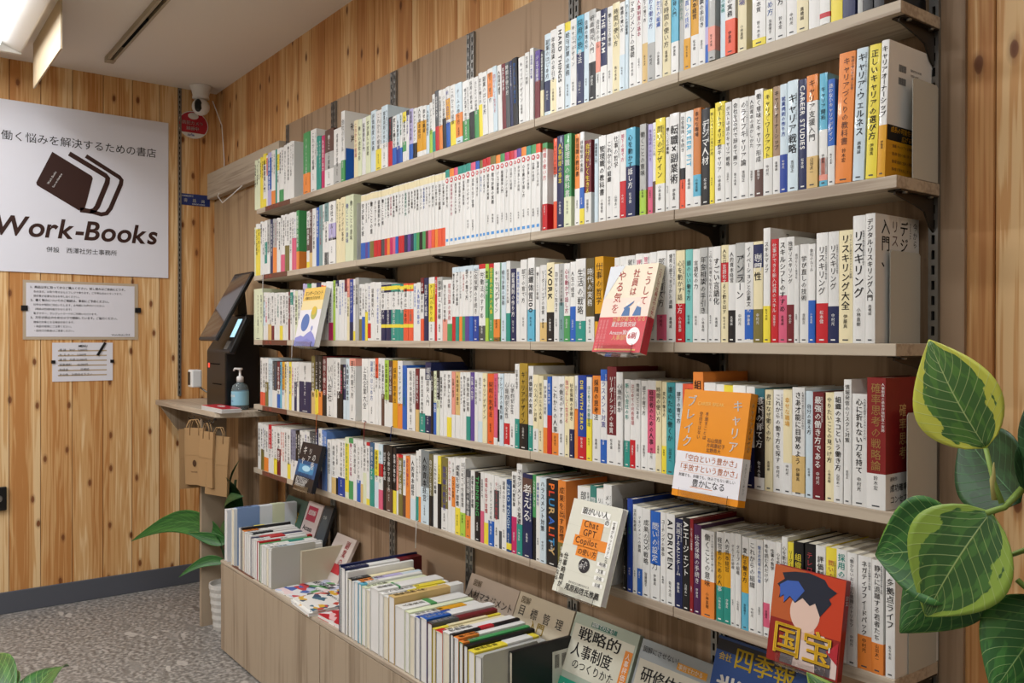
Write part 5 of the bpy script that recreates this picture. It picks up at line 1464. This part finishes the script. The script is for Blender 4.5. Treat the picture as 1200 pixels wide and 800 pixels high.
m=MB(); m.box((-.645,-.704,2.255),(-.02,-.698,ZC-.001),M_shade); tag(m.build('shade_board'),'cream board hanging from the ceiling beside the twin-tube light','shade')
e=empty('ceiling_track',(.4,-.41,ZC),'slim pale metal lighting track running across the ceiling','track')
M_trk=pmat('pale_track_metal','#a89c84',.45,.4,metal=.3)
m=MB(); m.box((-1.02,-.017,-.022),(1.5,-.007,0),M_trk); m.box((-1.02,.007,-.022),(1.5,.017,0),M_trk); m.box((-1.02,-.007,-.006),(1.5,.007,0),M_slot); m.build('rail',e)
m=MB(); m.box((-1.05,-.018,-.024),(-1.0,.018,0),M_trk); m.build('end_cap',e)
m=MB(); m.box((-.80,-.006,-.021),(-.42,.006,-.007),M_slot); m.build('slot_insert',e)
# ---------------------------------------------------------------- ribbons hanging from books
for i,(x,s,col,ln,nm) in enumerate([(.62,3,'b8622c',.05,'orange'),(.98,3,'8a2a2a',.05,'dark red'),(1.152,3,'2a3a6a',.022,'navy'),(1.30,4,'cccccc',.055,'white'),(.115,1,'dddddd',.05,'white'),(.405,2,'dddddd',.055,'white')]):
    m=MB(); z=SZ[s]; m.tube([(x,.004,z+.004),(x,-.004,z+.002),(x+.002,-.006,z-.012),(x-.002,-.006,z-.02-ln)],.0013,pmat('ribbon_'+col,'#'+col,.7),6)
    tag(m.build('ribbon_bookmark',smooth=True),'%s ribbon bookmark hanging over the edge of the %s shelf'%(nm,SN[s]),'bookmark')
# ---------------------------------------------------------------- plants
def leaf_mat(name,cen,mid,edge,vein,variegated):
    m=pmat(name,cen,.4,.4); nt,L,N=nodes(m); b=nt.nodes['Principled BSDF']
    uv=N('UVMap'); s=N('SeparateXYZ'); L.new(uv.outputs[0],s.inputs[0])
    u=N('Math',operation='ABSOLUTE'); L.new(s.outputs[0],u.inputs[0])
    mp=N('Mapping'); mp.inputs['Scale'].default_value=(2.2,3.2,1); L.new(uv.outputs[0],mp.inputs[0])
    n=N('TexNoise',i2=1.6,i3=4.0); L.new(mp.outputs[0],n.inputs[0])
    # margin colour where |u| is large or near tip/base, broken up by noise
    vv=N('MapRange',i1=.0,i2=1.0,i3=-1.0,i4=1.0); L.new(s.outputs[1],vv.inputs[0]); va=N('Math',operation='ABSOLUTE'); L.new(vv.outputs[0],va.inputs[0])
    vp=N('Math',operation='POWER',i1=14.0); L.new(va.outputs[0],vp.inputs[0])
    mxm=N('Math',operation='MAXIMUM'); L.new(u.outputs[0],mxm.inputs[0]); L.new(vp.outputs[0],mxm.inputs[1])
    ad=N('Math',operation='MULTIPLY_ADD',i1=.9); L.new(n.outputs[0],ad.inputs[0]); L.new(mxm.outputs[0],ad.inputs[2])
    lo=1.10 if variegated else 1.5
    r=ramp(N,[(0,cen),(.5,cen)]); 
    mr=N('MapRange',i1=lo,i2=lo+.03); L.new(ad.outputs[0],mr.inputs[0])
    n5=N('TexNoise',i2=3.5,i3=3.0); L.new(uv.outputs[0],n5.inputs[0])
    mr2=N('MapRange',i1=.5,i2=.54); L.new(n5.outputs[0],mr2.inputs[0])
    m0=N('Mix',data_type='RGBA'); m0.inputs[6].default_value=lin(cen); m0.inputs[7].default_value=lin(mid); L.new(mr2.outputs[0],m0.inputs[0])
    m1=N('Mix',data_type='RGBA'); m1.inputs[7].default_value=lin(edge); L.new(m0.outputs[2],m1.inputs[6]); L.new(mr.outputs[0],m1.inputs[0])
    # veins
    w1=N('MapRange',i1=.0,i2=.022,i3=1.0,i4=0.0); L.new(u.outputs[0],w1.inputs[0])
    ma=N('Math',operation='MULTIPLY_ADD',i1=-.28); L.new(u.outputs[0],ma.inputs[0]); L.new(s.outputs[1],ma.inputs[2])
    mb_=N('Math',operation='MULTIPLY',i1=11.0); L.new(ma.outputs[0],mb_.inputs[0]); fr=N('Math',operation='FRACT'); L.new(mb_.outputs[0],fr.inputs[0])
    fs=N('Math',operation='SUBTRACT',i1=.5); L.new(fr.outputs[0],fs.inputs[0]); fa=N('Math',operation='ABSOLUTE'); L.new(fs.outputs[0],fa.inputs[0])
    w2=N('MapRange',i1=.0,i2=.06,i3=.75,i4=0.0); L.new(fa.outputs[0],w2.inputs[0])
    wm=N('Math',operation='MAXIMUM'); L.new(w1.outputs[0],wm.inputs[0]); L.new(w2.outputs[0],wm.inputs[1])
    m2=N('Mix',data_type='RGBA'); m2.inputs[7].default_value=lin(vein); L.new(m1.outputs[2],m2.inputs[6]); L.new(wm.outputs[0],m2.inputs[0])
    L.new(m2.outputs[2],b.inputs['Base Color'])
    bp=N('Bump'); bp.inputs['Strength'].default_value=.25; bp.inputs['Distance'].default_value=.002; L.new(wm.outputs[0],bp.inputs['Height']); L.new(bp.outputs[0],b.inputs['Normal'])
    return m
def leaf(name,parent,base,tip,wid,side,mat,curl=.08,sag=.06,kind='oval',nu=8,nv=18,thick=.0006,wave=0,lift=0):
    """leaf blade from base to tip; side = direction of the blade's width; returns the object"""
    org=parent.matrix_world.translation if False else parent.location
    B=Vector(base);T=Vector(tip);ax=(T-B);Ln=ax.length;ax/=Ln; S=Vector(side); S=(S-ax*S.dot(ax)).normalized(); Nn=S.cross(ax).normalized()
    vs=[];uvs=[];fs=[]
    for j in range(nv+1):
        v=j/nv
        if kind=='oval': wv=(math.sin(math.pi*v**.78)**.85)*(1-.18*v**3) if 0<v<1 else 0.0
        else: wv=(math.sin(math.pi*v**.62)**.9) if 0<v<1 else 0.0
        wv=max(wv,.012)
        c=B+ax*(v*Ln)+Nn*(sag*Ln*(math.sin(math.pi*v)))+Vector((0,0,lift*math.sin(math.pi*v)))
        for i in range(-nu,nu+1):
            u=i/nu; p=c+S*(u*wv*wid/2)+Nn*(curl*wid*(u*u)*wv+wave*math.sin(v*18+u*2)*wid*abs(u))
            vs.append(tuple(p-org)); uvs.append((u*(.15+.85*wv) if kind=='x' else u,v))
    m_=2*nu+1
    for j in range(nv):
        for i in range(m_-1): fs.append((j*m_+i,j*m_+i+1,(j+1)*m_+i+1,(j+1)*m_+i))
    me=D.meshes.new(name); me.from_pydata(vs,[],fs); me.materials.append(mat)
    ul=me.uv_layers.new(name='UVMap')
    for lp in me.loops: ul.data[lp.index].uv=uvs[lp.vertex_index]
    me.polygons.foreach_set('use_smooth',[True]*len(fs)); me.update()
    o=D.objects.new(name,me); COL.objects.link(o); o.parent=parent
    so=o.modifiers.new('thickness','SOLIDIFY'); so.thickness=thick
    return o
LV=leaf_mat('yellow_edged_ficus_leaf','#3a602c','#48722f','#b6ba48','#a8b878',True)
LW=leaf_mat('green_edged_ficus_leaf','#2f5426','#40692e','#7f9a3c','#98aa68',True)
LG=leaf_mat('green_ficus_leaf','#2c5a2a','#3c7032','#6a9a3c','#8aa860',False)
LD=leaf_mat('dark_green_leaf','#1e4020','#28502a','#3a6a34','#4a7a48',False)
M_pet=pmat('green_petiole','#7f9a48',.5); M_bark=pmat('brown_bark','#5a4634',.8,.2,bump=40)
M_pot=pmat('white_ceramic_pot','#c8c6c0',.35,.4); M_soil=pmat('potting_soil','#2c221a',.9,.1)
def pot(e,x,y,r,h,ribbed=False,off=None):
    m=MB(); o_=e.location
    n=28; prof=[(r*.72,0)]+[(r*(.72+.28*k/12)+(.0025*(k%2) if ribbed else 0),h*k/12) for k in range(1,13)]+[(r*.92,h),(r*.90,h*.9)]
    m.lathe([(0,0)]+prof[:],(x-o_.x,y-o_.y,0-o_.z),M_pot,n); m.build('pot',e,not ribbed)
    m=MB(); m.lathe([(0,h*.86),(r*.9,h*.88),(r*.88,h*.885),(0,h*.89)],(x-o_.x,y-o_.y,-o_.z),M_soil,20); m.build('soil',e)
PX_,PY_=3.13,-.47
e=empty('variegated_ficus',(PX_,PY_,0),'tall potted ficus with large yellow-edged leaves at the right edge','plant'); FI=e
pot(e,PX_,PY_,.15,.28)
m=MB(); m.tube([(0,0,.24),(.0,.0,.6),(-.018,.01,.95),(-.026,.03,1.03),(-.022,.03,1.09),(.01,.02,1.3),(.02,.02,1.5)],[.013,.011,.008,.0065,.006,.005,.003],M_bark,10); m.build('trunk',e,True)
J=Vector((3.077,-.45,1.066))
def petiole(a,b,r=.0022):
    a=Vector(a)-FI.location; b=Vector(b)-FI.location; mid=(a+b)/2+Vector((0,0,-.006)); m=MB(); m.tube([a,mid,b],[r*1.2,r,r],M_pet,7); m.build('petiole',FI,True)
cd=Vector((CAMP[0]-3.05,CAMP[1]+.45,CAMP[2]-1.1)).normalized()
lf=lambda *a,**k: leaf('leaf',FI,*a,**k)
lf((3.063,-.45,1.114),(3.010,-.45,1.213),.092,(.9,-.15,.5),LV,curl=.05,sag=.05)
petiole((3.077,-.45,1.066),(3.063,-.45,1.114))
lf((3.068,-.45,1.057),(3.009,-.452,.947),.104,(.85,-.1,-.45),LW,curl=-.05,sag=-.05)
petiole((3.090,-.44,1.08),(3.068,-.46,1.057),.0028)
lf((3.080,-.42,1.064),(3.004,-.37,1.120),.085,(.5,.0,.8),LD,curl=.08,sag=.04)
lf((3.086,-.42,1.07),(3.12,-.37,1.13),.07,(.5,.0,-.8),LD,curl=.08,sag=.04)
lf((3.045,-.43,1.018),(2.950,-.44,.992),.105,(.1,.2,1),LG,curl=.10,sag=.06)
lf((3.040,-.425,1.005),(2.974,-.435,.918),.080,(.7,.1,-.7),LG,curl=.10,sag=.08)
petiole((3.10,-.44,1.03),(3.045,-.415,1.01))
lf((3.118,-.44,.985),(3.078,-.47,.90),.085,(.8,.2,-.3),LG,curl=.08,sag=.05)
petiole((3.09,-.45,1.0),(3.118,-.44,.985))
lf((3.140,-.45,1.09),(3.112,-.45,1.185),.072,(.8,.0,.2),LD,curl=.06,sag=.04)
petiole((3.10,-.45,1.08),(3.140,-.45,1.09))
lf((2.965,-.47,.79),(2.884,-.46,.856),.05,(.5,.4,0),LW,curl=.1,sag=.1)
m=MB(); a=J-FI.location; m.tube([a+Vector((-.006,0,.002)),a+Vector((-.008,0,.020)),a+Vector((-.007,0,.036))],[.003,.0028,.0005],pmat('leaf_bud','#a8a060',.5),8); m.build('leaf_bud',e,True)
# corner plant with strappy leaves beside the desk leg
CX,CY=-.17,-.055
e=empty('corner_plant',(CX,CY,0),'dark green long-leaved plant in a ribbed white pot beside the low cabinet','plant')
pot(e,CX,CY,.068,.19,True)
m=MB(); m.tube([(0,0,.16),(.01,.01,.3),(.02,.02,.5),(.03,.03,.62)],[.011,.010,.008,.006],pmat('green_cane','#4a5a38',.6),8); m.build('stem',e,True)
lf2=lambda *a,**k: leaf('leaf',e,*a,kind='strap',**k)
LC=leaf_mat('corner_plant_leaf','#2a5a28','#3a6e30','#8a9a48','#5a8848',False)
lf2((-.15,-.06,.37),(-.66,-.315,.305),.105,(.1,.35,1),LC,sag=-.04,curl=.12,lift=.085)
lf2((-.15,-.06,.36),(-.26,-.19,.40),.05,(0,.5,1),LC,sag=-.05,curl=.1)
lf2((-.16,-.06,.28),(-.27,-.22,.215),.045,(-.1,.4,1),LC,sag=-.05,curl=.1,lift=.03)
lf2((-.16,-.05,.26),(-.18,-.10,.40),.04,(1,.0,0),LD,sag=-.05,curl=.1)
lf2((-.13,-.02,.50),(.0,-.06,.72),.06,(.8,-.3,-.4),LD,sag=.12,curl=.1)
lf2((-.13,-.02,.48),(.14,-.09,.60),.07,(.2,.3,.9),LD,sag=-.2,curl=.1)
lf2((-.13,-.02,.45),(.07,-.13,.44),.06,(.2,.5,.9),LD,sag=-.2,curl=.1)
lf2((-.13,-.02,.46),(.02,-.12,.66),.06,(.6,.5,-.3),LD,sag=-.12,curl=.1)
# foreground plant at the lower left
QUAL[0]=1
QX,QY=1.44,-1.04
e=empty('foreground_plant',(QX,QY,0),'glossy dark green leaves of a plant at the lower left corner of the view','plant')
pot(e,QX,QY,.12,.22)
m=MB(); m.tube([(0,0,.2),(.0,.0,.32),(-.01,.0,.40)],[.012,.010,.006],M_bark,8); m.build('stem',e,True)
lf3=lambda *a,**k: leaf('leaf',e,*a,**k)
lf3((1.41,-1.02,.40),(1.20,-.885,.445),.085,(.5,.8,.2),LG,sag=.04,curl=.15,lift=.03)
lf3((1.40,-1.04,.40),(1.19,-.99,.455),.06,(.2,.8,.4),LG,sag=.04,curl=.15,lift=.02)
lf3((1.40,-1.05,.40),(1.05,-1.03,.455),.10,(.1,.9,.2),LG,sag=.04,curl=.15,lift=.03)
lf3((1.44,-1.02,.39),(1.33,-.85,.42),.06,(.8,.5,.1),LG,sag=.04,curl=.15)
lf3((1.46,-1.06,.40),(1.60,-1.12,.44),.08,(.4,.9,.1),LG,sag=.04,curl=.15)
lf3((1.44,-1.07,.40),(1.42,-1.26,.44),.08,(.9,.1,.1),LG,sag=.04,curl=.15)
D.objects.remove(GO); D.curves.remove(GC); D.scenes.remove(GS)
